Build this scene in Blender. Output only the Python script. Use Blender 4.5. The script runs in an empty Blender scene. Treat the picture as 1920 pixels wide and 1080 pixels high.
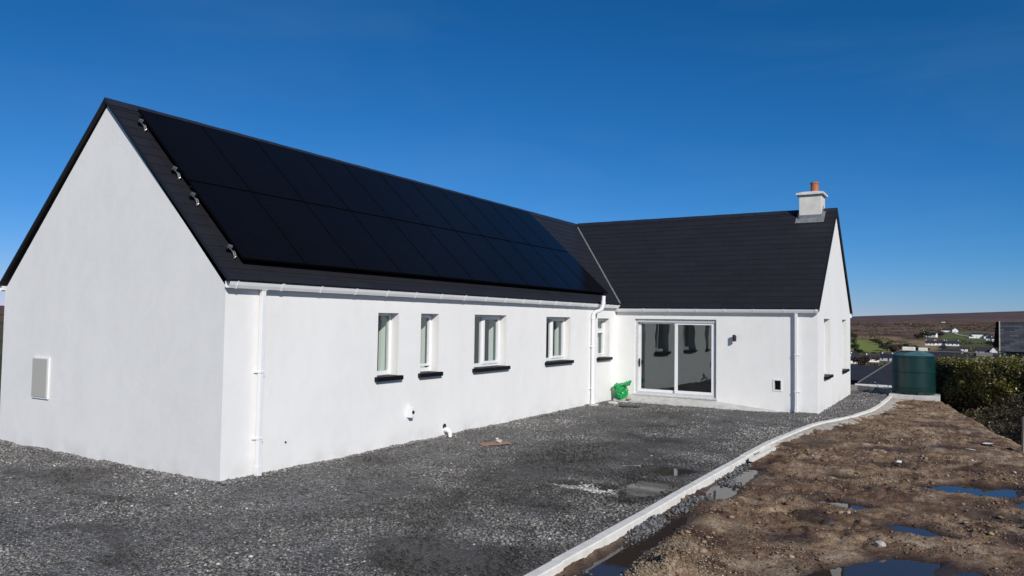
import bpy, math, random
import numpy as np
from mathutils import Vector, Matrix
random.seed(7); RNG = np.random.default_rng(11)
SC = bpy.context.scene
COL = SC.collection

# ------------------------------------------------------------------ dimensions (metres)
CAM = (8.8554, -6.8496, 2.3520); YAW, PITCH, ROLL, FPX = -0.5430, 0.0431, 0.0146, 1387.14
L, W1, W2, D2 = 13.946, 6.195, 5.689, 6.849
HR = 5.87            # ridge height
HE, HE2 = 2.862, 2.763
YE = L + D2          # far end of both wings
XR, YR = -W1 / 2, L + D2 / 2

# ------------------------------------------------------------------ materials
def new_mat(name):
    m = bpy.data.materials.new(name); m.use_nodes = True
    nt = m.node_tree; b = nt.nodes['Principled BSDF']
    return m, nt, b
def mat(name, col, rough=0.6, noise=0.0, nscale=5.0, bump=0.0, bscale=60.0, metal=0.0, spec=None, col2=None, stretch=None, detail=6):
    m, nt, b = new_mat(name)
    b.inputs['Roughness'].default_value = rough; b.inputs['Metallic'].default_value = metal
    if spec is not None: b.inputs['Specular IOR Level'].default_value = spec
    b.inputs['Base Color'].default_value = (*col, 1)
    tc = nt.nodes.new('ShaderNodeTexCoord')
    src = tc.outputs['Object']
    if stretch:
        mp = nt.nodes.new('ShaderNodeMapping'); mp.inputs['Scale'].default_value = stretch
        nt.links.new(src, mp.inputs['Vector']); src = mp.outputs['Vector']
    if noise or col2:
        n = nt.nodes.new('ShaderNodeTexNoise'); n.inputs['Scale'].default_value = nscale; n.inputs['Detail'].default_value = detail
        n.inputs['Roughness'].default_value = 0.62
        nt.links.new(src, n.inputs['Vector'])
        r = nt.nodes.new('ShaderNodeValToRGB')
        c2 = col2 if col2 else tuple(c * (1 - noise) for c in col)
        c1 = col if col2 else tuple(min(1, c * (1 + noise * .5)) for c in col)
        r.color_ramp.elements[0].position = .32; r.color_ramp.elements[1].position = .68
        r.color_ramp.elements[0].color = (*c2, 1); r.color_ramp.elements[1].color = (*c1, 1)
        nt.links.new(n.outputs['Fac'], r.inputs['Fac']); nt.links.new(r.outputs['Color'], b.inputs['Base Color'])
    if bump:
        n2 = nt.nodes.new('ShaderNodeTexNoise'); n2.inputs['Scale'].default_value = bscale; n2.inputs['Detail'].default_value = 5
        nt.links.new(tc.outputs['Object'], n2.inputs['Vector'])
        bp = nt.nodes.new('ShaderNodeBump'); bp.inputs['Strength'].default_value = bump; bp.inputs['Distance'].default_value = .01
        nt.links.new(n2.outputs['Fac'], bp.inputs['Height']); nt.links.new(bp.outputs['Normal'], b.inputs['Normal'])
    return m

def mat_render():
    m, nt, b = new_mat('painted_render'); N = nt.nodes.new; lk = nt.links.new
    b.inputs['Roughness'].default_value = .75; b.inputs['Specular IOR Level'].default_value = .25
    tc = N('ShaderNodeTexCoord')
    n1 = N('ShaderNodeTexNoise'); n1.inputs['Scale'].default_value = .9; n1.inputs['Detail'].default_value = 6
    mp = N('ShaderNodeMapping'); mp.inputs['Scale'].default_value = (1, 1, .55)
    lk(tc.outputs['Object'], mp.inputs['Vector']); lk(mp.outputs['Vector'], n1.inputs['Vector'])
    n2 = N('ShaderNodeTexNoise'); n2.inputs['Scale'].default_value = 3.2; n2.inputs['Detail'].default_value = 8; n2.inputs['Distortion'].default_value = .8
    mp2 = N('ShaderNodeMapping'); mp2.inputs['Scale'].default_value = (1.0, 1.0, .6)
    lk(tc.outputs['Object'], mp2.inputs['Vector']); lk(mp2.outputs['Vector'], n2.inputs['Vector'])
    mx = N('ShaderNodeMath'); mx.operation = 'MULTIPLY_ADD'; mx.inputs[1].default_value = .5
    lk(n1.outputs['Fac'], mx.inputs[0])
    m2 = N('ShaderNodeMath'); m2.operation = 'MULTIPLY'; m2.inputs[1].default_value = .5
    lk(n2.outputs['Fac'], m2.inputs[0]); lk(m2.outputs[0], mx.inputs[2])
    r = N('ShaderNodeValToRGB'); r.color_ramp.elements[0].position = .36; r.color_ramp.elements[1].position = .62
    r.color_ramp.elements[0].color = (.765, .756, .728, 1); r.color_ramp.elements[1].color = (.815, .805, .778, 1)
    lk(mx.outputs[0], r.inputs['Fac'])
    # splash dirt within the bottom 25 cm, broken up by noise
    sp = N('ShaderNodeSeparateXYZ'); lk(tc.outputs['Object'], sp.inputs[0])
    mr = N('ShaderNodeMapRange'); mr.inputs['From Min'].default_value = .02; mr.inputs['From Max'].default_value = .32
    mr.inputs['To Min'].default_value = .34; mr.inputs['To Max'].default_value = 0; lk(sp.outputs['Z'], mr.inputs['Value'])
    n3 = N('ShaderNodeTexNoise'); n3.inputs['Scale'].default_value = 2.6; n3.inputs['Detail'].default_value = 9; lk(tc.outputs['Object'], n3.inputs['Vector'])
    r3 = N('ShaderNodeValToRGB'); r3.color_ramp.elements[0].position = .42; r3.color_ramp.elements[1].position = .7
    lk(n3.outputs['Fac'], r3.inputs['Fac'])
    mm = N('ShaderNodeMath'); mm.operation = 'MULTIPLY'; lk(mr.outputs[0], mm.inputs[0]); lk(r3.outputs['Color'], mm.inputs[1])
    mix = N('ShaderNodeMixRGB'); mix.inputs[2].default_value = (.42, .40, .37, 1)
    lk(mm.outputs[0], mix.inputs[0]); lk(r.outputs['Color'], mix.inputs[1]); lk(mix.outputs[0], b.inputs['Base Color'])
    nb = N('ShaderNodeTexNoise'); nb.inputs['Scale'].default_value = 9; nb.inputs['Detail'].default_value = 8; nb.inputs['Roughness'].default_value = .6
    lk(tc.outputs['Object'], nb.inputs['Vector'])
    bp = N('ShaderNodeBump'); bp.inputs['Strength'].default_value = .25; bp.inputs['Distance'].default_value = .012
    lk(nb.outputs['Fac'], bp.inputs['Height']); lk(bp.outputs['Normal'], b.inputs['Normal'])
    return m

def mat_slate(name='slate', c=(.0135, .0135, .0172), v=.10, bw=.6, rh=.25, light=None):
    m, nt, b = new_mat(name); N = nt.nodes.new; lk = nt.links.new
    b.inputs['Roughness'].default_value = .55; b.inputs['Specular IOR Level'].default_value = .35
    uv = N('ShaderNodeUVMap')
    br = N('ShaderNodeTexBrick'); br.inputs['Scale'].default_value = 1; br.inputs['Brick Width'].default_value = bw
    br.inputs['Row Height'].default_value = rh; br.inputs['Mortar Size'].default_value = .004; br.inputs['Mortar Smooth'].default_value = .1
    br.offset = .5
    br.inputs['Color1'].default_value = (*[x * (1 - v) for x in c], 1); br.inputs['Color2'].default_value = (*(light or [x * (1 + v) for x in c]), 1)
    br.inputs['Mortar'].default_value = (.004, .004, .004, 1)
    lk(uv.outputs['UV'], br.inputs['Vector'])
    n = N('ShaderNodeTexNoise'); n.inputs['Scale'].default_value = 4; n.inputs['Detail'].default_value = 8; lk(uv.outputs['UV'], n.inputs['Vector'])
    mx = N('ShaderNodeMixRGB'); mx.blend_type = 'MULTIPLY'; mx.inputs[0].default_value = .28
    lk(br.outputs['Color'], mx.inputs[1]); lk(n.outputs['Color'], mx.inputs[2])
    g = N('ShaderNodeGamma'); g.inputs['Gamma'].default_value = .93; lk(mx.outputs[0], g.inputs['Color'])
    lk(g.outputs[0], b.inputs['Base Color'])
    n2 = N('ShaderNodeTexNoise'); n2.inputs['Scale'].default_value = 45; n2.inputs['Detail'].default_value = 6; lk(uv.outputs['UV'], n2.inputs['Vector'])
    ad = N('ShaderNodeMath'); ad.operation = 'MULTIPLY_ADD'; ad.inputs[1].default_value = .4
    lk(n2.outputs['Fac'], ad.inputs[0])
    iv = N('ShaderNodeMath'); iv.operation = 'SUBTRACT'; iv.inputs[0].default_value = 1; lk(br.outputs['Fac'], iv.inputs[1]); lk(iv.outputs[0], ad.inputs[2])
    bp = N('ShaderNodeBump'); bp.inputs['Strength'].default_value = .35; bp.inputs['Distance'].default_value = .006
    lk(ad.outputs[0], bp.inputs['Height']); lk(bp.outputs['Normal'], b.inputs['Normal'])
    return m

def mat_panel():
    m, nt, b = new_mat('solar_cells'); N = nt.nodes.new; lk = nt.links.new
    b.inputs['Roughness'].default_value = .12; b.inputs['Specular IOR Level'].default_value = .07
    uv = N('ShaderNodeUVMap')
    br = N('ShaderNodeTexBrick'); br.inputs['Scale'].default_value = 1; br.offset = 0
    br.inputs['Brick Width'].default_value = .19; br.inputs['Row Height'].default_value = .094; br.inputs['Mortar Size'].default_value = .0022
    br.inputs['Color1'].default_value = (.0036, .0034, .0044, 1); br.inputs['Color2'].default_value = (.0042, .004, .0052, 1); br.inputs['Mortar'].default_value = (.006, .006, .008, 1)
    lk(uv.outputs['UV'], br.inputs['Vector']); lk(br.outputs['Color'], b.inputs['Base Color'])
    return m

def mat_glass(name='window_glass', ior=2.0, tint=(.86, .93, .90), wav=.02):
    m = bpy.data.materials.new(name); m.use_nodes = True; nt = m.node_tree; nt.nodes.clear(); N = nt.nodes.new; lk = nt.links.new
    out = N('ShaderNodeOutputMaterial'); mix = N('ShaderNodeMixShader'); tr = N('ShaderNodeBsdfTransparent'); gl = N('ShaderNodeBsdfGlossy')
    tr.inputs['Color'].default_value = (*tint, 1); gl.inputs['Roughness'].default_value = 0.0; gl.inputs['Color'].default_value = (.93, .98, .97, 1)
    f0 = ((ior - 1) / (ior + 1)) ** 2                      # Schlick term, the same from both sides of the pane
    lw = N('ShaderNodeLayerWeight'); lw.inputs['Blend'].default_value = .5; pw = N('ShaderNodeMath'); pw.operation = 'POWER'; pw.inputs[1].default_value = 5; lk(lw.outputs['Facing'], pw.inputs[0])
    fr = N('ShaderNodeMath'); fr.operation = 'MULTIPLY_ADD'; fr.inputs[1].default_value = 1 - f0; fr.inputs[2].default_value = f0; lk(pw.outputs[0], fr.inputs[0])
    tc = N('ShaderNodeTexCoord'); n = N('ShaderNodeTexNoise'); n.inputs['Scale'].default_value = 1.6; n.inputs['Detail'].default_value = 1
    lk(tc.outputs['Object'], n.inputs['Vector'])
    bp = N('ShaderNodeBump'); bp.inputs['Strength'].default_value = wav; bp.inputs['Distance'].default_value = .2
    lk(n.outputs['Fac'], bp.inputs['Height']); lk(bp.outputs['Normal'], gl.inputs['Normal'])
    lk(fr.outputs[0], mix.inputs[0]); lk(tr.outputs[0], mix.inputs[1]); lk(gl.outputs[0], mix.inputs[2]); lk(mix.outputs[0], out.inputs[0])
    return m

def mat_gravel():
    m, nt, b = new_mat('gravel_bed'); N = nt.nodes.new; lk = nt.links.new
    tc = N('ShaderNodeTexCoord'); at = N('ShaderNodeAttribute'); at.attribute_name = 'wet'
    v = N('ShaderNodeTexVoronoi'); v.inputs['Scale'].default_value = 34; lk(tc.outputs['Object'], v.inputs['Vector'])
    r = N('ShaderNodeValToRGB'); cr = r.color_ramp; cr.elements[0].position = 0; cr.elements[0].color = (.045, .043, .041, 1)
    cr.elements[1].position = 1; cr.elements[1].color = (.34, .335, .325, 1)
    e = cr.elements.new(.45); e.color = (.15, .146, .141, 1); e = cr.elements.new(.8); e.color = (.25, .244, .235, 1)
    sp = N('ShaderNodeSeparateColor'); lk(v.outputs['Color'], sp.inputs[0]); lk(sp.outputs[0], r.inputs['Fac'])
    n = N('ShaderNodeTexNoise'); n.inputs['Scale'].default_value = .9; n.inputs['Detail'].default_value = 9; n.inputs['Roughness'].default_value = .68
    lk(tc.outputs['Object'], n.inputs['Vector'])
    r2 = N('ShaderNodeValToRGB'); r2.color_ramp.elements[0].position = .35; r2.color_ramp.elements[1].position = .66
    r2.color_ramp.elements[0].color = (.60, .58, .56, 1); r2.color_ramp.elements[1].color = (1, 1, 1, 1)
    lk(n.outputs['Fac'], r2.inputs['Fac'])
    mx = N('ShaderNodeMixRGB'); mx.blend_type = 'MULTIPLY'; mx.inputs[0].default_value = 1; lk(r.outputs['Color'], mx.inputs[1]); lk(r2.outputs['Color'], mx.inputs[2])
    mw = N('ShaderNodeMixRGB'); mw.inputs[2].default_value = (.040, .030, .022, 1)
    wm = N('ShaderNodeMath'); wm.operation = 'MULTIPLY'; wm.inputs[1].default_value = .9; lk(at.outputs['Fac'], wm.inputs[0])
    lk(wm.outputs[0], mw.inputs[0]); lk(mx.outputs[0], mw.inputs[1]); lk(mw.outputs[0], b.inputs['Base Color'])
    mr = N('ShaderNodeMapRange'); mr.inputs['To Min'].default_value = .85; mr.inputs['To Max'].default_value = .35; lk(at.outputs['Fac'], mr.inputs['Value'])
    lk(mr.outputs[0], b.inputs['Roughness']); b.inputs['Specular IOR Level'].default_value = .35
    bp = N('ShaderNodeBump'); bp.inputs['Strength'].default_value = .9; bp.inputs['Distance'].default_value = .02
    v2 = N('ShaderNodeTexVoronoi'); v2.inputs['Scale'].default_value = 34; lk(tc.outputs['Object'], v2.inputs['Vector'])
    iv = N('ShaderNodeMath'); iv.operation = 'SUBTRACT'; iv.inputs[0].default_value = 1; lk(v2.outputs['Distance'], iv.inputs[1])
    lk(iv.outputs[0], bp.inputs['Height']); lk(bp.outputs['Normal'], b.inputs['Normal'])
    return m

def mat_attr(name, rough=.8, spec=.3, bump=0, bscale=200, attr='col', trans=0):
    m, nt, b = new_mat(name); N = nt.nodes.new; lk = nt.links.new
    at = N('ShaderNodeAttribute'); at.attribute_name = attr; lk(at.outputs['Color'], b.inputs['Base Color'])
    b.inputs['Roughness'].default_value = rough; b.inputs['Specular IOR Level'].default_value = spec
    if bump:
        tc = N('ShaderNodeTexCoord'); n = N('ShaderNodeTexNoise'); n.inputs['Scale'].default_value = bscale; lk(tc.outputs['Object'], n.inputs['Vector'])
        bp = N('ShaderNodeBump'); bp.inputs['Strength'].default_value = bump; bp.inputs['Distance'].default_value = .01
        lk(n.outputs['Fac'], bp.inputs['Height']); lk(bp.outputs['Normal'], b.inputs['Normal'])
    if trans:
        tl = N('ShaderNodeBsdfTranslucent'); lk(at.outputs['Color'], tl.inputs['Color']); mx = N('ShaderNodeMixShader'); mx.inputs[0].default_value = trans
        out = nt.nodes['Material Output']; lk(b.outputs[0], mx.inputs[1]); lk(tl.outputs[0], mx.inputs[2]); lk(mx.outputs[0], out.inputs['Surface'])
    return m

def mat_mud():
    m, nt, b = new_mat('mud'); N = nt.nodes.new; lk = nt.links.new
    tc = N('ShaderNodeTexCoord'); at = N('ShaderNodeAttribute'); at.attribute_name = 'wet'
    n = N('ShaderNodeTexNoise'); n.inputs['Scale'].default_value = 1.7; n.inputs['Detail'].default_value = 10; n.inputs['Roughness'].default_value = .66; n.inputs['Distortion'].default_value = .6
    lk(tc.outputs['Object'], n.inputs['Vector'])
    r = N('ShaderNodeValToRGB'); cr = r.color_ramp; cr.elements[0].position = .35; cr.elements[0].color = (.070, .036, .024, 1)
    cr.elements[1].position = .66; cr.elements[1].color = (.48, .385, .285, 1); e = cr.elements.new(.5); e.color = (.255, .170, .108, 1)
    lk(n.outputs['Fac'], r.inputs['Fac'])
    v = N('ShaderNodeTexNoise'); v.inputs['Scale'].default_value = 38; v.inputs['Detail'].default_value = 6; v.inputs['Roughness'].default_value = .7; lk(tc.outputs['Object'], v.inputs['Vector'])
    r2 = N('ShaderNodeValToRGB'); r2.color_ramp.elements[0].position = .34; r2.color_ramp.elements[0].color = (.45, .42, .38, 1)
    r2.color_ramp.elements[1].position = .68; r2.color_ramp.elements[1].color = (1.35, 1.33, 1.28, 1); lk(v.outputs['Fac'], r2.inputs['Fac'])
    mx = N('ShaderNodeMixRGB'); mx.blend_type = 'MULTIPLY'; mx.inputs[0].default_value = .9; lk(r.outputs['Color'], mx.inputs[1]); lk(r2.outputs['Color'], mx.inputs[2])
    # straw-yellow grass litter patches
    n4 = N('ShaderNodeTexNoise'); n4.inputs['Scale'].default_value = 2.3; n4.inputs['Detail'].default_value = 8; lk(tc.outputs['Object'], n4.inputs['Vector'])
    r4 = N('ShaderNodeValToRGB'); r4.color_ramp.elements[0].position = .56; r4.color_ramp.elements[1].position = .70; lk(n4.outputs['Fac'], r4.inputs['Fac'])
    m4 = N('ShaderNodeMath'); m4.operation = 'MULTIPLY'; m4.inputs[1].default_value = .55; lk(r4.outputs['Color'], m4.inputs[0])
    nl = N('ShaderNodeTexNoise'); nl.inputs['Scale'].default_value = .75; nl.inputs['Detail'].default_value = 5; nl.inputs['Distortion'].default_value = 1.2; lk(tc.outputs['Object'], nl.inputs['Vector'])
    rl = N('ShaderNodeValToRGB'); rl.color_ramp.elements[0].position = .40; rl.color_ramp.elements[0].color = (.68, .60, .55, 1); rl.color_ramp.elements[1].position = .60; rl.color_ramp.elements[1].color = (1.22, 1.22, 1.22, 1); lk(nl.outputs['Fac'], rl.inputs['Fac'])
    ml2 = N('ShaderNodeMixRGB'); ml2.blend_type = 'MULTIPLY'; ml2.inputs[0].default_value = 1; lk(mx.outputs[0], ml2.inputs[1]); lk(rl.outputs['Color'], ml2.inputs[2]); mx = ml2
    my = N('ShaderNodeMixRGB'); my.inputs[2].default_value = (.27, .20, .095, 1); lk(m4.outputs[0], my.inputs[0]); lk(mx.outputs[0], my.inputs[1])
    mw = N('ShaderNodeMixRGB'); mw.inputs[2].default_value = (.032, .017, .013, 1)
    wm = N('ShaderNodeMath'); wm.operation = 'MULTIPLY'; wm.inputs[1].default_value = .88; lk(at.outputs['Fac'], wm.inputs[0])
    lk(wm.outputs[0], mw.inputs[0]); lk(my.outputs[0], mw.inputs[1]); lk(mw.outputs[0], b.inputs['Base Color'])
    mr = N('ShaderNodeMapRange'); mr.inputs['To Min'].default_value = .8; mr.inputs['To Max'].default_value = .42; lk(at.outputs['Fac'], mr.inputs['Value']); lk(mr.outputs[0], b.inputs['Roughness'])
    b.inputs['Specular IOR Level'].default_value = .4
    bp = N('ShaderNodeBump'); bp.inputs['Strength'].default_value = 1.0; bp.inputs['Distance'].default_value = .045
    n3 = N('ShaderNodeTexNoise'); n3.inputs['Scale'].default_value = 22; n3.inputs['Detail'].default_value = 8; n3.inputs['Roughness'].default_value = .7; lk(tc.outputs['Object'], n3.inputs['Vector'])
    lk(n3.outputs['Fac'], bp.inputs['Height']); lk(bp.outputs['Normal'], b.inputs['Normal'])
    return m

def mat_water(name='puddle_water', tint=(.040, .029, .021), rough=.015):
    m, nt, b = new_mat(name); N = nt.nodes.new; lk = nt.links.new
    b.inputs['Base Color'].default_value = (*tint, 1); b.inputs['Roughness'].default_value = rough; b.inputs['IOR'].default_value = 1.33
    b.inputs['Specular IOR Level'].default_value = .5
    tc = N('ShaderNodeTexCoord'); n = N('ShaderNodeTexNoise'); n.inputs['Scale'].default_value = 7; n.inputs['Detail'].default_value = 3; lk(tc.outputs['Object'], n.inputs['Vector'])
    bp = N('ShaderNodeBump'); bp.inputs['Strength'].default_value = .03; bp.inputs['Distance'].default_value = .01
    lk(n.outputs['Fac'], bp.inputs['Height']); lk(bp.outputs['Normal'], b.inputs['Normal'])
    return m

M = dict(
    render=mat_render(), slate=mat_slate(), slate_old=mat_slate('old_slate', (.05, .052, .056), .35, .3, .2, light=(.10, .10, .105)),
    slate_far=mat('dark_roof_tiles', (.028, .028, .036), .6, .25, 3), cells=mat_panel(), slate_edge=mat('pale_hip_tiles', (.11, .11, .115), .7, .2, 4),
    black=mat('black_metal', (.008, .008, .009), .55), panel_frame=mat('black_anodised', (.0018, .0018, .002), .6, spec=.1),
    upvc=mat('white_upvc', (.80, .80, .80), .32, .04, 3), upvc_d=mat('dusty_upvc', (.62, .62, .61), .5, .35, 22, col2=(.42, .42, .42)),
    sill=mat('black_painted_sill', (.0045, .0045, .005), .5, .2, 14, .2, spec=.2), glass=mat_glass(), glass_door=mat_glass('door_glass', 2.25, (.62, .70, .68), .02),
    inner=mat('inner_plaster', (.46, .48, .46), .9, .1, 2), reveal=mat('inner_reveal', (.84, .87, .83), .8), lead=mat('lead', (.20, .21, .22), .5, .35, 9, .3, 30),
    ridge=mat('ridge_tile', (.022, .023, .03), .38, .2, 5, spec=.5), conc=mat('smooth_concrete', (.50, .49, .46), .85, .22, 6, .5, 40),
    kerb=mat('kerb_concrete', (.80, .775, .72), .85, .0, 5, .45, 55, col2=(.64, .61, .55)), haunch=mat('haunch_concrete', (.50, .47, .41), .95, .0, 9, 1, 30, col2=(.27, .235, .19)),
    galv=mat('galvanised_steel', (.45, .45, .46), .35, .3, 20, metal=.8), clay=mat('terracotta', (.42, .13, .055), .7, .25, 12, .3),
    redclay=mat('red_gully', (.10, .030, .022), .7, .3, 15), chim=mat('chimney_render', (.66, .64, .58), .9, .12, 4, .3, 40), cap=mat('capping_concrete', (.72, .70, .65), .8, .2, 7, .3),
    beige=mat('beige_cover', (.47, .455, .41), .45), bag=mat('green_polythene', (.018, .34, .085), .26, .35, 9, .5, 25, spec=.6),
    ply=mat('plywood', (.30, .18, .12), .7, .3, 5, .2, 60, stretch=(1, 8, 1)), stonepale=mat('pale_stone', (.58, .50, .43), .85, .3, 15, .8, 30),
    drain=mat('drain_cover', (.03, .033, .033), .5, .4, 30, .8, 40), tank=mat('green_tank_plastic', (.0045, .029, .028), .36, .25, 2.5, .15, 20, spec=.45),
    tanktop=mat('faded_tank_plastic', (.045, .115, .125), .5, .2, 3), lid=mat('cream_lid', (.66, .63, .55), .6, .15, 9, .2),
    wood=mat('weathered_timber', (.30, .26, .21), .85, .35, 8, .6, 60, stretch=(4, 4, .6)), brown=mat('brown_recess', (.20, .13, .085), .8),
    farwhite=mat('far_white_render', (.78, .78, .76), .8), fargrey=mat('far_grey_render', (.20, .20, .20), .85, .2, 3), farglass=mat('dark_glazing', (.02, .025, .03), .15),
    trunk=mat('bark', (.07, .05, .035), .9, .4, 12, .6), gravel=mat_gravel(), stones=mat_attr('gravel_stones', .85, .25), mud=mat_mud(), clods=mat_attr('mud_clods', .85, .25),
    leaf=mat_attr('hedge_leaves', .45, .45, trans=.2), farleaf=mat_attr('tree_leaves', .7, .3), terrain=mat_attr('moorland', .95, .1), water=mat_water(), water_g=mat_water('gravel_water', (.050, .043, .033), .04),
    hedgecore=mat('dark_hedge_core', (.025, .020, .011), .95, .5, 20, 1, 30), track=mat('pale_track', (.42, .39, .34), .9), white_junk=mat('white_debris', (.70, .68, .64), .7, .2, 15), asph=mat('dark_plinth', (.06, .06, .06), .9))

# ------------------------------------------------------------------ mesh helpers
class MB:
    def __init__(s): s.v = []; s.f = []; s.uv = {}
    def q(s, pts, uvs=None):
        i = len(s.v); s.v += [tuple(p) for p in pts]; s.f.append(tuple(range(i, i + len(pts))))
        if uvs: s.uv[len(s.f) - 1] = uvs
    def box(s, a, b):
        x0, y0, z0 = [min(p, q) for p, q in zip(a, b)]; x1, y1, z1 = [max(p, q) for p, q in zip(a, b)]
        i = len(s.v); s.v += [(x0, y0, z0), (x1, y0, z0), (x1, y1, z0), (x0, y1, z0), (x0, y0, z1), (x1, y0, z1), (x1, y1, z1), (x0, y1, z1)]
        s.f += [tuple(i + k for k in f) for f in ((0, 3, 2, 1), (4, 5, 6, 7), (0, 1, 5, 4), (1, 2, 6, 5), (2, 3, 7, 6), (3, 0, 4, 7))]
        return s
    def prism(s, poly, d):                      # polygon (3D points) extruded by the vector d
        n = len(poly); i = len(s.v); s.v += [tuple(p) for p in poly] + [tuple(p[k] + d[k] for k in range(3)) for p in poly]
        s.f.append(tuple(i + k for k in range(n))[::-1]); s.f.append(tuple(i + n + k for k in range(n)))
        for k in range(n): s.f.append((i + k, i + (k + 1) % n, i + n + (k + 1) % n, i + n + k))
        return s
    def tube(s, path, r, n=14, cap=True):
        path = [Vector(p) for p in path]; rings = []
        up = Vector((0, 0, 1)); 
        for k, p in enumerate(path):
            t = (path[min(k + 1, len(path) - 1)] - path[max(k - 1, 0)]).normalized()
            a = t.cross(up); a = t.cross(Vector((1, 0, 0))) if a.length < .05 else a; a.normalize(); b = t.cross(a).normalized()
            if k and a.dot(pa) < 0: a, b = -a, -b
            pa = a; rr = r[k] if isinstance(r, (list, tuple)) else r
            i = len(s.v); s.v += [tuple(p + a * rr * math.cos(2 * math.pi * j / n) + b * rr * math.sin(2 * math.pi * j / n)) for j in range(n)]; rings.append(i)
        for u, v in zip(rings, rings[1:]):
            for j in range(n): s.f.append((u + j, u + (j + 1) % n, v + (j + 1) % n, v + j))
        if cap: s.f.append(tuple(rings[0] + j for j in range(n))[::-1]); s.f.append(tuple(rings[-1] + j for j in range(n)))
        return s
    def lathe(s, prof, c, n=48):
        rings = []
        for r, z in prof:
            i = len(s.v); s.v += [(c[0] + r * math.cos(2 * math.pi * j / n), c[1] + r * math.sin(2 * math.pi * j / n), c[2] + z) for j in range(n)]; rings.append(i)
        for u, v in zip(rings, rings[1:]):
            for j in range(n): s.f.append((u + j, u + (j + 1) % n, v + (j + 1) % n, v + j))
        s.f.append(tuple(rings[0] + j for j in range(n))[::-1]); s.f.append(tuple(rings[-1] + j for j in range(n)))
        return s
    def build(s, name, m, parent=None, smooth=False, bevel=0, seg=2, fix=True):
        me = bpy.data.meshes.new(name); me.from_pydata(s.v, [], s.f); 
        if s.uv:
            ul = me.uv_layers.new(name='UVMap')
            for k, us in s.uv.items():
                for li, u in zip(me.polygons[k].loop_indices, us): ul.data[li].uv = u
        me.materials.append(m); o = bpy.data.objects.new(name, me); COL.objects.link(o)
        if parent is not None:
            o.parent = parent; o.matrix_parent_inverse = parent_inv(parent)
        if fix:
            import bmesh
            bm = bmesh.new(); bm.from_mesh(me); bmesh.ops.recalc_face_normals(bm, faces=bm.faces); bm.to_mesh(me); bm.free()
        if smooth:
            for p in me.polygons: p.use_smooth = True
            try: me.set_sharp_from_angle(angle=math.radians(40))
            except Exception: pass
        if bevel:
            b = o.modifiers.new('bevel', 'BEVEL'); b.width = bevel; b.segments = seg; b.limit_method = 'ANGLE'
        return o
def parent_inv(p):
    # a part's world matrix is the identity, so only children of the thing itself need the inverse
    return Matrix.Identity(4) if p.parent is not None else Matrix.LocRotScale(p.location, p.rotation_euler, None).inverted()
def tag(o, label=None, cat=None, group=None, kind=None):
    if label: o['label'] = label
    if cat: o['category'] = cat
    if group: o['group'] = group
    if kind: o['kind'] = kind
    return o
def thing(name, loc, label, cat, group=None):
    o = bpy.data.objects.new(name, None); o.empty_display_size = .3; COL.objects.link(o); o.location = loc
    return tag(o, label, cat, group)

def fast_mesh(name, verts, faces, m, parent=None, attrs=None, smooth=False):
    """verts (n,3), faces (k,3|4) numpy; attrs {name: (n,) or (n,3)}"""
    me = bpy.data.meshes.new(name); n, k = len(verts), len(faces); w = faces.shape[1]
    me.vertices.add(n); me.vertices.foreach_set('co', np.asarray(verts, np.float32).ravel())
    me.loops.add(k * w); me.loops.foreach_set('vertex_index', faces.astype(np.int32).ravel())
    me.polygons.add(k); me.polygons.foreach_set('loop_start', np.arange(0, k * w, w, dtype=np.int32)); me.polygons.foreach_set('loop_total', np.full(k, w, np.int32))
    me.update(calc_edges=True)
    for an, av in (attrs or {}).items():
        if av.ndim == 1:
            a = me.attributes.new(an, 'FLOAT', 'POINT'); a.data.foreach_set('value', av.astype(np.float32))
        else:
            a = me.attributes.new(an, 'FLOAT_COLOR', 'POINT'); a.data.foreach_set('color', np.c_[av, np.ones(len(av))].astype(np.float32).ravel())
    me.materials.append(m)
    if smooth: me.polygons.foreach_set('use_smooth', np.ones(k, bool))
    o = bpy.data.objects.new(name, me); COL.objects.link(o)
    if parent is not None: o.parent = parent; o.matrix_parent_inverse = parent_inv(parent)
    return o

def vnoise(x, y, seed=0):
    xi = np.floor(x).astype(np.int64); yi = np.floor(y).astype(np.int64); fx = x - xi; fy = y - yi
    fx = fx * fx * (3 - 2 * fx); fy = fy * fy * (3 - 2 * fy)
    def h(a, b):
        n = (a * 374761393 + b * 668265263 + seed * 1442695041) & 0xffffffff
        n = ((n ^ (n >> 13)) * 1274126177) & 0xffffffff
        return ((n ^ (n >> 16)) & 0xffff) / 65535.0
    return (h(xi, yi) * (1 - fx) + h(xi + 1, yi) * fx) * (1 - fy) + (h(xi, yi + 1) * (1 - fx) + h(xi + 1, yi + 1) * fx) * fy
def fbm(x, y, sc, octv=4, seed=0, gain=.5):
    t = 0; a = 1; s = 0
    for k in range(octv):
        t = t + a * (vnoise(x * sc * 2 ** k + 17.3 * k, y * sc * 2 ** k - 9.1 * k, seed + k) - .5); s += a; a *= gain
    return t / s * 2
def smooth01(t): t = np.clip(t, 0, 1); return t * t * (3 - 2 * t)
def sdf(px, py, poly):
    d = np.full(px.shape, 1e9); ins = np.zeros(px.shape, bool); n = len(poly)
    for i in range(n):
        ax, ay = poly[i]; bx, by = poly[(i + 1) % n]; ex, ey = bx - ax, by - ay
        t = np.clip(((px - ax) * ex + (py - ay) * ey) / (ex * ex + ey * ey + 1e-12), 0, 1)
        d = np.minimum(d, np.hypot(px - ax - t * ex, py - ay - t * ey))
        c = ((ay > py) != (by > py)) & (px < (bx - ax) * (py - ay) / ((by - ay) if abs(by - ay) > 1e-9 else 1e-9) + ax); ins ^= c
    return np.where(ins, -d, d)

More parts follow.
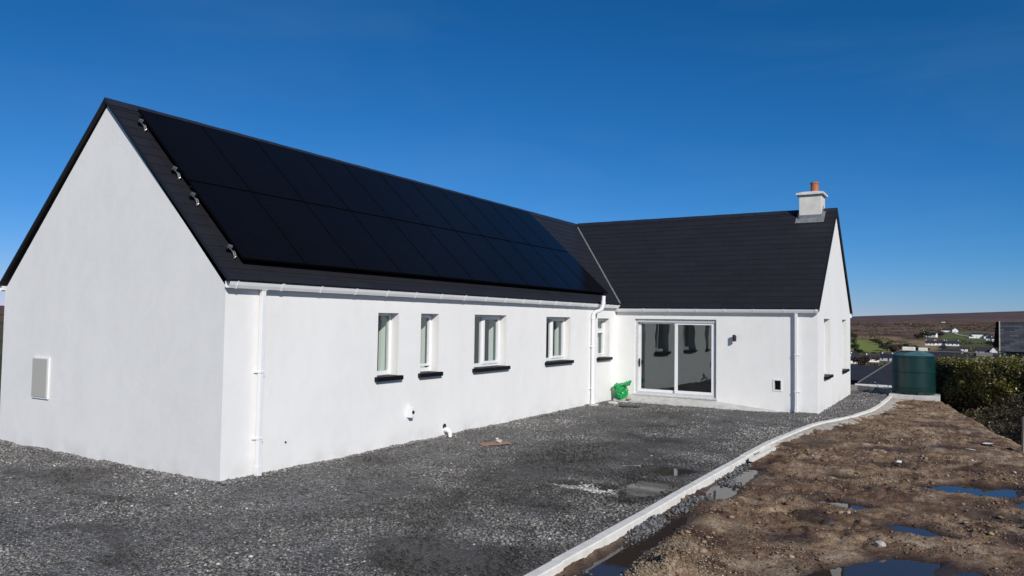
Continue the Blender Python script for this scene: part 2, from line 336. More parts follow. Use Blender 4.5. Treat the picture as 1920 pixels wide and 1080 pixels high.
# ================================================================== THE HOUSE
house = thing('bungalow', (0, 0, 0), 'white rendered L-shaped bungalow with black slate roof and solar panels', 'house')
GB = -.30   # walls go this far below ground
def wall_sheet(mb, O, U, width, z0, z1, holes, off=0.0):
    """vertical sheet starting at O along unit U, with rectangular holes (u0,u1,z0,z1)"""
    us = sorted({0, width} | {h[0] for h in holes} | {h[1] for h in holes}); zs = sorted({z0, z1} | {h[2] for h in holes} | {h[3] for h in holes})
    for a, b in zip(us, us[1:]):
        for c, d in zip(zs, zs[1:]):
            um, zm = (a + b) / 2, (c + d) / 2
            if any(h[0] < um < h[1] and h[2] < zm < h[3] for h in holes): continue
            P = lambda u, z: (O[0] + U[0] * u, O[1] + U[1] * u, z)
            mb.q([P(a, c), P(b, c), P(b, d), P(a, d)])
def reveals(mb, O, U, Nn, holes, d0, d1, bottom=True):
    for (a, b, c, d) in holes:
        P = lambda u, z, t: (O[0] + U[0] * u - Nn[0] * t, O[1] + U[1] * u - Nn[1] * t, z)
        mb.q([P(a, c, d0), P(a, d, d0), P(a, d, d1), P(a, c, d1)]); mb.q([P(b, c, d0), P(b, d, d0), P(b, d, d1), P(b, c, d1)])
        mb.q([P(a, d, d0), P(b, d, d0), P(b, d, d1), P(a, d, d1)])
        if bottom: mb.q([P(a, c, d0), P(b, c, d0), P(b, c, d1), P(a, c, d1)])
WIN = [(3.225, 3.795, 1.28, 2.445), (4.455, 5.025, 1.28, 2.45), (6.30, 7.605, 1.28, 2.455), (9.52, 10.875, 1.285, 2.445), (12.61, 13.45, 1.275, 2.435)]
DOOR = (.60, 3.03, .235, 2.44)
GWIN = [(1.09, 2.18, .90, 2.51), (4.80, 5.84, .88, 2.515)]   # on the short wing's gable, u from its near corner
VENT = (4.60, 4.765, .58, .83)
LT, ZT = .34, 2.66
walls = [((0, 0, 0), (0, 1), (1, 0), L, WIN, HE - .09), ((0, L, 0), (1, 0), (0, -1), W2, [DOOR, VENT], HE2 - .09), ((W2, L, 0), (0, 1), (1, 0), D2, GWIN, HE2 - .09),
         ((-W1, 0, 0), (1, 0), (0, -1), W1, [], HE - .09), ((-W1, 0, 0), (0, 1), (-1, 0), YE, [], HE - .09), ((-W1, YE, 0), (1, 0), (0, 1), W1 + W2, [], HE2 - .09)]
mb = MB()
for O, U, Nn, w, holes, top in walls:
    wall_sheet(mb, O, U, w, GB, top, holes); reveals(mb, O, U, Nn, [h for h in holes if h is not VENT], 0, .20)
zz = HE - .09
mb.q([(-W1, 0, zz), (0, 0, zz), (XR, 0, HR - .09)]); mb.q([(-W1, YE, zz), (0, YE, zz), (XR, YE, HR - .09)])
zz = HE2 - .09
mb.q([(W2, L, zz), (W2, YE, zz), (W2, YR, HR - .09)])
wall = mb.build('wall', M['render'], house, fix=False)
mb = MB()
for O, U, Nn, w, holes, top in walls[:3]:
    O2 = (O[0] - Nn[0] * .48, O[1] - Nn[1] * .48, 0); wall_sheet(mb, O2, U, w - (.48 if Nn[0] == 0 else 0), -.05, ZT - .001, [h for h in holes if h is not VENT])
mb.q([(-2.9, .4, -.05), (-2.9, YE - .4, -.05), (-2.9, YE - .4, ZT), (-2.9, .4, ZT)])
mb.q([(-2.9, .4, ZT), (-.3, .4, ZT), (-.3, YE - .3, ZT), (-2.9, YE - .3, ZT)]); mb.q([(-.3, L + .3, ZT), (W2 - .3, L + .3, ZT), (W2 - .3, YE - .3, ZT), (-.3, YE - .3, ZT)])
mb.q([(-2.9, YE - .3, -.05), (W2 - .3, YE - .3, -.05), (W2 - .3, YE - .3, ZT), (-2.9, YE - .3, ZT)])
mb.q([(-2.9, .4, -.05), (-.36, .4, -.05), (-.36, .4, ZT), (-2.9, .4, ZT)])
for yy in (4.1, 5.7, 8.6, 11.6): mb.box((-2.88, yy, 0), (-.50, yy + .1, ZT - .01))
inner = mb.build('inner_wall', M['inner'], house, fix=False)
MB().q([(-2.9, .38, .16), (W2 - .36, .38, .16), (W2 - .36, YE - .36, .16), (-2.9, YE - .36, .16)])
fl = MB(); fl.q([(-2.9, .38, .16), (-.37, .38, .16), (-.37, YE - .36, .16), (-2.9, YE - .36, .16)]); fl.q([(-.37, L + .37, .16), (W2 - .36, L + .37, .16), (W2 - .36, YE - .36, .16), (-.37, YE - .36, .16)])
fl.build('inner_floor', mat('floor_tiles', (.16, .15, .14), .4), house, fix=False)
for O, U, Nn, w, holes, top in walls[:3]:
    for h in holes:
        if h is not VENT: mb = MB(); reveals(mb, O, U, Nn, [h], .255, .48); mb.build('inner_reveal', M['reveal'], house, fix=False)

# ---- windows: local frame (u along wall, t outward, z)
def ubox(mb, O, U, Nn, u0, u1, t0, t1, z0, z1):
    xs = [O[0] + U[0] * u + Nn[0] * t for u in (u0, u1) for t in (t0, t1)]; ys = [O[1] + U[1] * u + Nn[1] * t for u in (u0, u1) for t in (t0, t1)]
    mb.box((min(xs), min(ys), z0), (max(xs), max(ys), z1))
def rect_frame(mb, O, U, Nn, u0, u1, z0, z1, w, t0, t1, wb=None):
    wb = wb or w
    ubox(mb, O, U, Nn, u0, u0 + w, t0, t1, z0, z1); ubox(mb, O, U, Nn, u1 - w, u1, t0, t1, z0, z1)
    ubox(mb, O, U, Nn, u0 + w, u1 - w, t0, t1, z1 - w, z1); ubox(mb, O, U, Nn, u0 + w, u1 - w, t0, t1, z0, z0 + wb)
def pane(O, U, Nn, u0, u1, z0, z1, t, parent, m):
    p = MB(); f = lambda u, z: (O[0] + U[0] * u + Nn[0] * t, O[1] + U[1] * u + Nn[1] * t, z)
    p.q([f(u0, z0), f(u1, z0), f(u1, z1), f(u0, z1)]); return p.build('pane', m, parent, fix=False)
def window(O, U, Nn, h, style):
    u0, u1, z0, z1 = h; mb = MB(); zb = z0 + .03
    rect_frame(mb, O, U, Nn, u0, u1, zb, z1, .05, -.255, -.185, .075)
    lites = [(u0 + .05, u1 - .05, zb + .075, z1 - .05)]
    if style == 'bar': rect_frame(mb, O, U, Nn, u0 + .04, u1 - .04, zb + .11, z1 - .035, .045, -.23, -.168); lites = [(u0 + .085, u1 - .085, zb + .155, z1 - .08)]
    if style == 'pair':
        um = u0 + (u1 - u0) * .44
        ubox(mb, O, U, Nn, um - .03, um + .03, -.25, -.187, zb + .07, z1 - .045)
        rect_frame(mb, O, U, Nn, um + .022, u1 - .03, zb + .055, z1 - .035, .062, -.24, -.166)
        lites = [(u0 + .05, um - .03, zb + .075, z1 - .05), (um + .08, u1 - .088, zb + .115, z1 - .093)]
    if style == 'transom':
        zt = zb + (z1 - zb) * .68
        ubox(mb, O, U, Nn, u0 + .045, u1 - .045, -.25, -.187, zt - .035, zt + .035)
        rect_frame(mb, O, U, Nn, u0 + .04, u1 - .04, zb + .06, zt - .02, .045, -.24, -.17); rect_frame(mb, O, U, Nn, u0 + .04, u1 - .04, zt + .02, z1 - .04, .04, -.24, -.17)
        lites = [(u0 + .085, u1 - .085, zb + .105, zt - .065), (u0 + .08, u1 - .08, zt + .06, z1 - .08)]
    w = mb.build('window', M['upvc'], house, bevel=.004)
    for l in lites: pane(O, U, Nn, l[0] - .002, l[1] + .002, l[2] - .002, l[3] + .002, -.212, w, M['glass'])
    s = MB(); ubox(s, O, U, Nn, u0 + .003, u1 - .003, -.20, .0, z0 - .03, z0 + .028); ubox(s, O, U, Nn, u0 - .07, u1 + .07, .001, .085, z0 - .055, z0 + .025)
    s.build('sill', M['sill'], w, bevel=.008)
for h, st in zip(WIN, ('plain', 'bar', 'pair', 'pair', 'transom')): window((0, 0), (0, 1), (1, 0), h, st)
for h in GWIN: window((W2, L), (0, 1), (1, 0), h, 'plain')

# ---- sliding door
O, U, Nn = (0, L), (1, 0), (0, -1); u0, u1, z0, z1 = DOOR
mb = MB(); rect_frame(mb, O, U, Nn, u0, u1, z0, z1, .07, -.20, -.06, .06)
ubox(mb, O, U, Nn, u0 + .07, u1 - .07, -.06, -.05, z1 - .10, z1 - .01)
door = mb.build('sliding_door', M['upvc_d'], house, bevel=.004)
um = 1.80
mb = MB(); rect_frame(mb, O, U, Nn, u0 + .07, um + .05, z0 + .06, z1 - .07, .075, -.185, -.135); s1 = mb.build('sash', M['upvc'], door, bevel=.004)
mb = MB(); rect_frame(mb, O, U, Nn, um, u1 - .075, z0 + .062, z1 - .072, .085, -.128, -.075); s2 = mb.build('sash', M['upvc'], door, bevel=.004)
pane(O, U, Nn, u0 + .14, um - .02, z0 + .13, z1 - .14, -.16, door, M['glass_door']); pane(O, U, Nn, um + .08, u1 - .155, z0 + .14, z1 - .15, -.10, door, M['glass_door'])
mb = MB(); ubox(mb, O, U, Nn, u0 + .085, u0 + .125, -.134, -.122, 1.02, 1.26); mb.tube([(u0 + .105, L + .12, 1.2), (u0 + .105, L + .06, 1.2), (u0 + .105, L + .055, 1.08)], .011, 8)
ubox(mb, O, U, Nn, u0 + .17, u0 + .20, -.17, -.12, 1.1, 1.22); mb.build('handle', M['black'], door)
mb = MB(); ubox(mb, O, U, Nn, u0 - .02, u1 + .03, -.06, .03, z0 - .045, z0 - .002); mb.build('threshold', M['upvc_d'], door, bevel=.004)

# ---- vent opening in short wall
mb = MB(); rect_frame(mb, O, U, Nn, VENT[0] - .035, VENT[1] + .035, VENT[2] - .035, VENT[3] + .035, .036, -.02, .014)
vf = mb.build('wall_vent', M['upvc'], house)
mb = MB(); reveals(mb, (0, L), (1, 0), (0, -1), [VENT], .0, .25); mb.q([(VENT[0], L + .25, VENT[2]), (VENT[1], L + .25, VENT[2]), (VENT[1], L + .25, VENT[3]), (VENT[0], L + .25, VENT[3])]); mb.build('recess', M['brown'], vf, fix=False)

# ---- roofs : slab + individual slate courses
def roof_plane(mb, top0, top1, bot0, bot1, courses, th=.032, slab=None):
    """plane from ridge (top0->top1) down to eave (bot0->bot1); courses of slates with real steps"""
    t0, t1, b0, b1 = map(Vector, (top0, top1, bot0, bot1)); n = (t1 - t0).cross(b0 - t0).normalized(); n = -n if n.z < 0 else n
    wlen = (t1 - t0).length; sl = (b0 - t0).length
    for k in range(courses):
        a, c = k / courses, (k + 1) / courses; lo, hi = .002, .0075
        p = [t0.lerp(b0, a) + n * lo, t1.lerp(b1, a) + n * lo, t1.lerp(b1, c) + n * hi, t0.lerp(b0, c) + n * hi]
        uv = [(0, a * sl), (wlen, a * sl), (wlen, c * sl), (0, c * sl)]; mb.q(p, uv)
        e = [t0.lerp(b0, c) + n * hi, t1.lerp(b1, c) + n * hi, t1.lerp(b1, c) - n * .0, t0.lerp(b0, c) - n * .0]; mb.q(e, [(0, 0)] * 4)
    if slab is not None: slab.prism([t0, t1, b1, b0], tuple(-n * th))
    return n
mb, sb = MB(), MB()
ov, e = .05, .12; k1 = (HR - HE) / (W1 / 2 + e); k2 = (HR - HE2) / (D2 / 2 + e)
NC = 18
nA = roof_plane(mb, (XR, -ov, HR), (XR, YE + ov, HR), (e, -ov, HE), (e, YE + ov, HE), NC, slab=sb)
roof_plane(mb, (XR, -ov, HR), (XR, YE + ov, HR), (-W1 - e, -ov, HE), (-W1 - e, YE + ov, HE), NC, slab=sb)
nB = roof_plane(mb, (XR, YR, HR + .003), (W2 + ov, YR, HR + .003), (XR, L - e, HE2), (W2 + ov, L - e, HE2), 19, slab=sb)
roof_plane(mb, (XR, YR, HR + .003), (W2 + ov, YR, HR + .003), (XR, YE + e, HE2), (W2 + ov, YE + e, HE2), 19, slab=sb)
roof = mb.build('roof', M['slate'], house, fix=False)
sb.build('roof_edge', M['black'], roof)
# verge trims
mb = MB()
for (x0, y0) in ((e, -ov),):
    for sx in (1, -1):
        xe = XR + sx * (W1 / 2 + e)
        mb = MB(); mb.prism([(XR, -ov - .012, HR + .016), (xe, -ov - .012, HE + .014), (xe, -ov - .012, HE - .035), (XR, -ov - .012, HR - .035)], (0, .03, 0)); mb.build('verge', M['black'], roof)
for sy in (1, -1):
    ye = YR + sy * (D2 / 2 + e)
    mb = MB(); mb.prism([(W2 + ov + .012, YR, HR + .018), (W2 + ov + .012, ye, HE2 + .014), (W2 + ov + .012, ye, HE2 - .08), (W2 + ov + .012, YR, HR - .08)], (-.03, 0, 0)); mb.build('verge', M['black'], roof)
# ridge tiles
mb = MB()
def ridge(a, b, d, k, n):
    a, b, d = Vector(a), Vector(b), Vector(d)
    for i in range(n):
        p, q = a.lerp(b, i / n), a.lerp(b, (i + .985) / n); r = .13; z = Vector((0, 0, 1)); dz = .022 + (.003 if i % 2 else 0)
        pts = lambda c: [c - d * r + z * (-r * k + dz), c + z * (dz + .012), c + d * r + z * (-r * k + dz)]
        A, B = pts(p), pts(q)
        for j in (0, 1): mb.q([A[j], A[j + 1], B[j + 1], B[j]])
        mb.q([A[0], A[1], A[2], A[2] - z * .03, A[1] - z * .03, A[0] - z * .03])
ridge((XR, -ov - .01, HR), (XR, YE + ov, HR), (1, 0, 0), k1, 46); mb.build('ridge_tile', M['ridge'], roof, fix=False); mb = MB()
ridge((XR + .1, YR, HR), (4.68, YR, HR), (0, 1, 0), k2, 17); mb.build('ridge_tile', M['ridge'], roof, fix=False); mb = MB()
ridge((5.36, YR, HR), (W2 + ov + .01, YR, HR), (0, 1, 0), k2, 1)
mb.build('ridge_tile', M['ridge'], roof, fix=False)
# valley flashing: intersection of the two near planes
def zA(x): return HR - (x - XR) * k1
def yv(x): return YR - (HR - zA(x)) / k2
mb = MB()
VA, VB = Vector((XR + .16, yv(XR + .16), zA(XR + .16))), Vector((e - .01, yv(e - .01), zA(e - .01))); dv = (VB - VA).normalized()
for n, sgn in ((nA, -1), (nB, 1)):
    s = dv.cross(n).normalized(); s = s if s.y * sgn * 1 != 0 and ((s.y < 0) if n is nA else (s.x > 0)) else -s
    w = .03 if n is nA else .045
    mb.q([VA + n * .02, VB + n * .02, VB + s * w + n * .02, VA + s * w + n * .02])
mb.build('valley_flashing', M['lead'], roof, fix=False)
# chimney
cy0, cy1, cx0, cx1 = YR - .36, YR + .36, 4.70, 5.34
chim = MB().box((cx0, cy0, 5.0), (cx1, cy1, 6.30)).build('chimney', M['chim'], roof, bevel=.01)
c = MB(); c.box((cx0 - .075, cy0 - .075, 6.302), (cx1 + .075, cy1 + .075, 6.36)); c.prism([(cx0 - .075, cy0 - .075, 6.36), (cx1 + .075, cy0 - .075, 6.36), (cx1 + .075, cy1 + .075, 6.36), (cx0 - .075, cy1 + .075, 6.36)], (0, 0, .001))
i = len(c.v); c.v += [(cx0 - .07, cy0 - .07, 6.361), (cx1 + .07, cy0 - .07, 6.361), (cx1 + .07, cy1 + .07, 6.361), (cx0 - .07, cy1 + .07, 6.361), (cx0 + .12, cy0 + .12, 6.42), (cx1 - .12, cy0 + .12, 6.42), (cx1 - .12, cy1 - .12, 6.42), (cx0 + .12, cy1 - .12, 6.42)]
c.f += [tuple(i + k for k in f) for f in ((0, 1, 5, 4), (1, 2, 6, 5), (2, 3, 7, 6), (3, 0, 4, 7), (4, 5, 6, 7))]
c.build('chimney_cap', M['cap'], chim)
MB().lathe([(.10, 0), (.125, 0), (.125, .03), (.118, .04), (.115, .26), (.13, .27), (.13, .32), (.10, .32), (.10, .05)], (5.10, YR - .02, 6.40), 28).build('chimney_pot', M['clay'], chim, smooth=True)
mb = MB()
zf = lambda y: HR - abs(y - YR) * k2
for y, s in ((cy0, -1),):
    mb.q([(cx0 - .09, y - .17, zf(y - .17) + .022), (cx1 + .09, y - .17, zf(y - .17) + .022), (cx1 + .09, y - .005, zf(y) + .03), (cx0 - .09, y - .005, zf(y) + .03)])
    mb.box((cx0 - .012, y - .012, zf(y) - .05), (cx1 + .012, y - .002, zf(y) + .13))
for x, s in ((cx0, -1), (cx1, 1)):
    mb.prism([(x + s * .002, cy0 - .0, zf(cy0) - .05), (x + s * .002, YR, HR - .05), (x + s * .002, YR, HR + .13), (x + s * .002, cy0, zf(cy0) + .13)], (s * .01, 0, 0))
    mb.q([(x, cy0 - .1, zf(cy0 - .1) + .024), (x + s * .09, cy0 - .1, zf(cy0 - .1) + .024), (x + s * .09, YR - .05, zf(YR - .05) + .024), (x, YR - .05, zf(YR - .05) + .024)])
mb.build('lead_flashing', M['lead'], chim, fix=False)

# ---- solar panels (2 rows x 11) on hooks and rails
R1 = Vector((e - XR, 0, HE - HR)).normalized()     # down-slope direction
def SP(s, y, h): v = Vector((XR, 0, HR)) + R1 * s + nA * h; return Vector((v.x, y, v.z))
PY0, PW = .33, 1.19
for c_ in range(11):
    for r_ in range(2):
        s0, s1 = ((.30, 2.205), (2.228, 4.06))[r_]; y0 = PY0 + c_ * PW + .008; y1 = y0 + PW - .016
        fr = MB(); t0, t1 = .10, .138
        def pb(a0, a1, b0, b1, h0=t0, h1=t1):
            fr.prism([SP(a0, b0, h0), SP(a0, b1, h0), SP(a1, b1, h0), SP(a1, b0, h0)], tuple(nA * (h1 - h0)))
        pb(s0, s0 + .009, y0, y1); pb(s1 - .009, s1, y0, y1); pb(s0 + .009, s1 - .009, y0, y0 + .009); pb(s0 + .009, s1 - .009, y1 - .009, y1)
        p = fr.build('solar_panel', M['panel_frame'], house)
        g = MB(); g.q([SP(s0 + .009, y0 + .009, t1 - .003), SP(s0 + .009, y1 - .009, t1 - .003), SP(s1 - .009, y1 - .009, t1 - .003), SP(s1 - .009, y0 + .009, t1 - .003)], [(0, 0), (y1 - y0, 0), (y1 - y0, s1 - s0), (0, s1 - s0)])
        g.q([SP(s0 + .009, y0 + .009, t0 + .004), SP(s0 + .009, y1 - .009, t0 + .004), SP(s1 - .009, y1 - .009, t0 + .004), SP(s1 - .009, y0 + .009, t0 + .004)], [(0, 0)] * 4)
        g.build('cell_sheet', M['cells'], p, fix=False)
for s in (.62, 1.90, 2.55, 3.78):
    mb = MB(); mb.prism([SP(s - .02, PY0 - .10, .034), SP(s + .02, PY0 - .10, .034), SP(s + .02, PY0 + 11 * PW + .05, .034), SP(s - .02, PY0 + 11 * PW + .05, .034)], tuple(nA * .062))
    rail = mb.build('mounting_rail', M['panel_frame'], house)
    mb = MB(); mb.prism([SP(s - .035, PY0 - .09, .074), SP(s + .005, PY0 - .115, .074), SP(s + .035, PY0 - .06, .074), SP(s - .01, PY0 - .03, .074)], tuple(nA * .05))
    mb.tube([SP(s + .04, PY0 - .05, .07), SP(s + .09, PY0 - .05, .075), SP(s + .15, PY0 - .05, .05), SP(s + .17, PY0 - .05, .02)], .010, 8)
    mb.tube([SP(s + .05, PY0 - .02, .07), SP(s + .09, PY0 - .02, .075), SP(s + .15, PY0 - .02, .05), SP(s + .17, PY0 - .05, .02)], .008, 8)
    mb.build('roof_hook', M['galv'], rail)
    for c_ in range(1, 11):
            mb = MB(); y = PY0 + c_ * PW; mb.prism([SP(s - .025, y - .014, .139), SP(s + .025, y - .014, .139), SP(s + .025, y + .014, .139), SP(s - .025, y + .014, .139)], tuple(nA * .006))
            mb.build('panel_clamp', M['panel_frame'], rail)

# ---- gutters
def gutter(a, b, out, z, nb, joints, phase=.0):
    """a->b along the eave, out = outward unit; OG profile with brackets"""
    a, b, o = Vector(a), Vector(b), Vector(out); prof = [(0, 0), (0, -.075), (.03, -.095), (.08, -.095), (.105, -.05), (.12, -.005), (.112, -.005), (.097, -.047), (.076, -.085), (.035, -.085), (.01, -.07), (.01, 0)]
    d = (b - a); mb = MB(); P = [tuple(a + o * p[0] + Vector((0, 0, z + p[1]))) for p in prof]; mb.prism(P, tuple(d)); g = mb.build('gutter', M['upvc'], house)
    ln = d.length; dn = d.normalized()
    for i in range(nb):
        t = phase + (ln - 2 * phase) * i / (nb - 1); c = a + dn * t; big = i in joints; w = .05 if big else .022
        m2 = MB(); pr = [(-.0, .004), (-.0, -.082), (.028, -.103), (.083, -.103), (.112, -.052), (.129, .004), (.121, .006), (.121, -.004), (.105, -.05), (.08, -.0955), (.03, -.0955), (.002, -.0755)]
        m2.prism([tuple(c + o * p[0] + Vector((0, 0, z + p[1]))) for p in pr], tuple(dn * w)); m2.build('gutter_bracket', M['upvc'], g)
    return g
gutter((.035, -.04, 0), (.035, L - .05, 0), (1, 0, 0), HE - .022, 18, (1, 7, 12), .12)
gutter((.02, L - .035, 0), (W2 + .04, L - .035, 0), (0, -1, 0), HE2 - .022, 8, (1, 7), .08)
gutter((-W1 - .035, -.04, 0), (-W1 - .035, YE, 0), (-1, 0, 0), HE - .022, 18, (1, 7, 12), .12)
MB().box((.002, -.0, HE - .112), (.034, L - .05, HE - .035)).build('fascia', M['upvc'], house)
mb = MB(); mb.box((.035, L - .034, HE2 - .112), (W2 - .0, L - .002, HE2 - .035)); mb.build('fascia', M['upvc'], house); mb = MB(); mb.box((W2 + .0, YE - .02, HE2 - .17), (W2 + .04, YE + .14, HE2 - .06)); mb.build('fascia', M['upvc'], house)
# ---- square downpipes
def downpipe(x, y, ux, uy, ztop):
    w = .034; d0, d1 = .035, .103; mb = MB()
    def bx(a, b, c0, c1, z0, z1):   # a,b across; c outward
        (mb.box((c0, y + a, z0), (c1, y + b, z1)) if ux else mb.box((x + a, L - c0, z0), (x + b, L - c1, z1)))
    bx(-w, w, d0, d1, .04, ztop); bx(-w - .012, w + .012, .03, .115, ztop - .01, ztop + .03); bx(-w - .005, w + .005, d0 - .005, d1 + .006, .02, .17)
    p = mb.build('downpipe', M['upvc'], house, bevel=.006)
    for z in (.55, 1.52):
        mb = MB(); bx(-w - .045, w + .045, .004, .03, z, z + .035); bx(-w - .009, w + .009, .03, d1 + .009, z, z + .03); mb.build('pipe_clip', M['upvc'], p, bevel=.003)
downpipe(0, .60, 1, 0, HE - .12); downpipe(5.17, 0, 0, 1, HE2 - .12)
MB().lathe([(.02, -.05), (.11, -.05), (.12, -.02), (.09, .0), (.05, -.005)], (.12, .66, .012), 9).build('drain_gully', M['redclay'], house)
# ---- soil vent pipe
ypipe = 12.15; mb = MB()
pth = [(.075, ypipe, .02), (.075, ypipe, 2.46)]; bend = [(.08, 2.53), (.105, 2.585), (.15, 2.615), (.2, 2.63), (.25, 2.65), (.29, 2.69), (.315, 2.75), (.32, 2.82)]
pth += [(x, ypipe + i * .015, z) for i, (x, z) in enumerate(bend)] + [(.325, ypipe + .13, 3.06)]
mb.tube(pth, .055, 20); mb.tube([(.075, ypipe, 2.40), (.075, ypipe, 2.50)], .063, 20); mb.tube([(.075, ypipe, .04), (.075, ypipe, .16)], .063, 20); mb.tube([(.32, ypipe + .12, 2.84), (.32, ypipe + .12, 2.92)], .063, 20)
svp = mb.build('soil_pipe', M['upvc'], house, smooth=True)
mb = MB()
for z in (.45, 1.62): mb.tube([(.075, ypipe, z), (.075, ypipe, z + .035)], .064, 20); mb.box((.0, ypipe - .1, z), (.03, ypipe + .1, z + .035))
mb.build('pipe_clip', M['upvc'], svp)
# ---- meter cabinet on the gable
mb = MB(); mb.box((-5.06, -.030, .87), (-4.53, -.002, 1.585)); mc = mb.build('meter_cabinet', M['upvc'], house, bevel=.008)
MB().box((-5.06 + .012, -.040, .90), (-4.53 - .04, -.031, 1.56)).build('cabinet_door', M['beige'], mc, bevel=.004)
# ---- socket box
mb = MB(); mb.box((.001, 4.075, .50), (.115, 4.175, .70)); sk = mb.build('socket_box', M['upvc'], house, bevel=.008)
MB().tube([(.114, 4.125, .60), (.128, 4.125, .60)], [.033, .030], 20).build('socket_cover', M['black'], sk)
# ---- waste pipe with gully and rough hole
mb = MB(); mb.tube([(-.05, 5.28, .135), (.07, 5.28, .135), (.115, 5.285, .12), (.13, 5.29, .09), (.13, 5.29, -.03)], .045, 14); mb.tube([(.05, 5.28, .135), (.10, 5.28, .13)], .055, 14)
wp = mb.build('waste_pipe', M['upvc'], house, smooth=True)
MB().tube([(.002, 5.27, .20), (.012, 5.27, .20)], .055, 12).build('pipe_hole', M['drain'], wp)
MB().lathe([(.02, -.05), (.12, -.05), (.12, 0), (.10, .02), (.06, .01)], (.15, 5.27, -.01), 9).build('drain_gully', M['redclay'], wp)
MB().tube([(.0, 1.165, .43), (.018, 1.165, .428)], [.016, .012], 8).build('wall_hole_disc', M['black'], house)  # small black disc drawn for a dark hole in the wall
# ---- wall lamp
mb = MB(); mb.box((3.55 - .035, L - .02, 1.86), (3.55 + .035, L - .001, 2.0)); mb.box((3.54, L - .07, 1.92), (3.56, L - .02, 1.95)); mb.tube([(3.55, L - .105, 1.85), (3.55, L - .105, 2.03)], .042, 20)
mb.build('wall_lamp', M['black'], house, smooth=True)
# ---- door step
mb = MB()
bk = [(.30, L - .002, .20), (3.06, L - .002, .165), (5.16, L - .002, -.03)]; fr_ = [(.12, L - .45, .075), (3.12, L - .36, .02), (5.22, L - .30, -.045)]
top = bk + fr_[::-1]; i = len(mb.v); mb.v += top + [(x, y, -.3) for x, y, z in top]; mb.f += [(0, 1, 4, 5), (1, 2, 3, 4)] + [(a, (a + 1) % 6, (a + 1) % 6 + 6, a + 6) for a in range(6)]
tag(mb.build('door_step', M['conc'], None, bevel=.008), 'long low concrete step below the sliding glass door', 'step')

# ================================================================== GROUND
KX = [(-9, 5.30), (-3, 5.38), (-.8, 5.42), (.3, 5.45), (2, 5.48), (4, 5.49), (7, 5.54), (8.6, 5.59), (10.2, 5.70), (11.4, 5.82), (12.3, 5.97), (13.2, 6.22), (14.2, 6.47), (15.4, 6.66), (16.8, 6.78), (18.5, 6.83), (21.2, 6.86)]
KYs = np.array([k[0] for k in KX]); KXs = np.array([k[1] for k in KX])
def kerbx(y):
    y = np.asarray(y, float); return (np.interp(y - .35, KYs, KXs) + 2 * np.interp(y, KYs, KXs) + np.interp(y + .35, KYs, KXs)) / 4
PUD = [
 ('ditch_far', [(5.78,3.34),(5.70,3.63),(5.68,4.42),(5.69,4.80),(5.69,5.55),(5.77,6.03),(5.95,6.05),(6.04,5.29),(6.05,4.52),(6.08,3.83),(6.02,3.35)]),
 ('ditch_near', [(5.68,-1.4),(5.68,-.43),(5.68,.30),(5.70,.9),(5.72,1.62),(5.76,2.23),(5.82,2.60),(5.97,2.08),(5.98,1.37),(5.98,.83),(6.04,.31),(6.10,-.06),(6.06,-.50),(6.0,-1.4)]),
 ('right_long', [(8.31,6.12),(8.64,6.49),(8.96,6.81),(9.20,6.61),(9.58,6.83),(9.54,6.26),(9.46,5.93),(9.18,5.81),(9.02,6.02),(8.65,5.93),(8.41,5.93)]),
 ('white_small', [(7.16,4.12),(7.25,4.41),(7.46,4.40),(7.65,4.38),(7.84,4.24),(7.64,4.03),(7.41,4.04)]),
 ('mid_thin', [(8.07,3.33),(8.23,3.55),(8.49,3.52),(8.66,3.31),(8.76,3.19),(8.47,3.08),(8.25,3.10)]),
 ('near_big', [(7.50,.70),(7.66,1.19),(7.95,1.61),(8.13,1.95),(8.36,2.14),(8.63,2.17),(8.80,1.98),(8.72,1.53),(8.5,.9),(8.0,.4)]),
 ('near_right', [(8.83,1.82),(8.94,2.01),(9.08,1.92),(9.05,1.70),(8.85,1.55)]),
 ('far_small', [(8.40,10.28),(8.53,10.76),(8.77,10.78),(9.09,10.54),(8.77,10.17)]),
 ('edge_right', [(9.50,5.60),(9.62,5.91),(9.9,5.9),(9.8,5.38),(9.52,5.38)]),
 ('left_thin', [(7.02,6.11),(7.12,6.30),(7.38,6.27),(7.55,6.25),(7.35,6.05),(7.15,5.98)])]
WETS = [('mid_brown', [(7.39,5.62),(7.74,5.73),(8.10,5.80),(7.97,5.54),(7.55,5.42)]), ('edge_dark', [(9.21,3.53),(9.36,3.79),(9.6,3.81),(9.55,3.29),(9.29,3.31)]),
        ('a', [(6.95,3.35),(7.25,3.65),(7.55,3.3),(7.3,2.95)]), ('b', [(8.6,7.9),(9.3,8.1),(9.2,7.6),(8.7,7.6)]), ('c', [(9.1,4.5),(9.7,4.8),(9.7,4.4),(9.2,4.3)]), ('d', [(7.4,7.6),(8.2,7.9),(8.1,7.4),(7.5,7.3)]),
        ('e', [(6.9,2.1),(7.3,2.3),(7.4,2.0),(7.0,1.8)]), ('f', [(7.1,9.5),(8.2,9.9),(8.1,9.4),(7.2,9.2)])]
GPUD = [('gravel_puddle', [(4.70,2.60),(4.62,3.00),(4.74,3.34),(4.76,3.75),(5.10,3.80),(5.38,3.50),(5.39,2.85),(5.28,2.40),(5.02,2.15)]),
        ('gravel_strip', [(3.87,2.70),(4.05,2.91),(4.37,2.90),(4.72,2.84),(4.66,2.50),(4.29,2.56),(4.05,2.58)]),
        ('gravel_spot', [(4.15,4.66),(4.40,4.95),(4.88,4.86),(5.27,4.80),(5.22,4.28),(4.85,4.35),(4.42,4.55)])]
WZ = -.105; GWZ = -.008
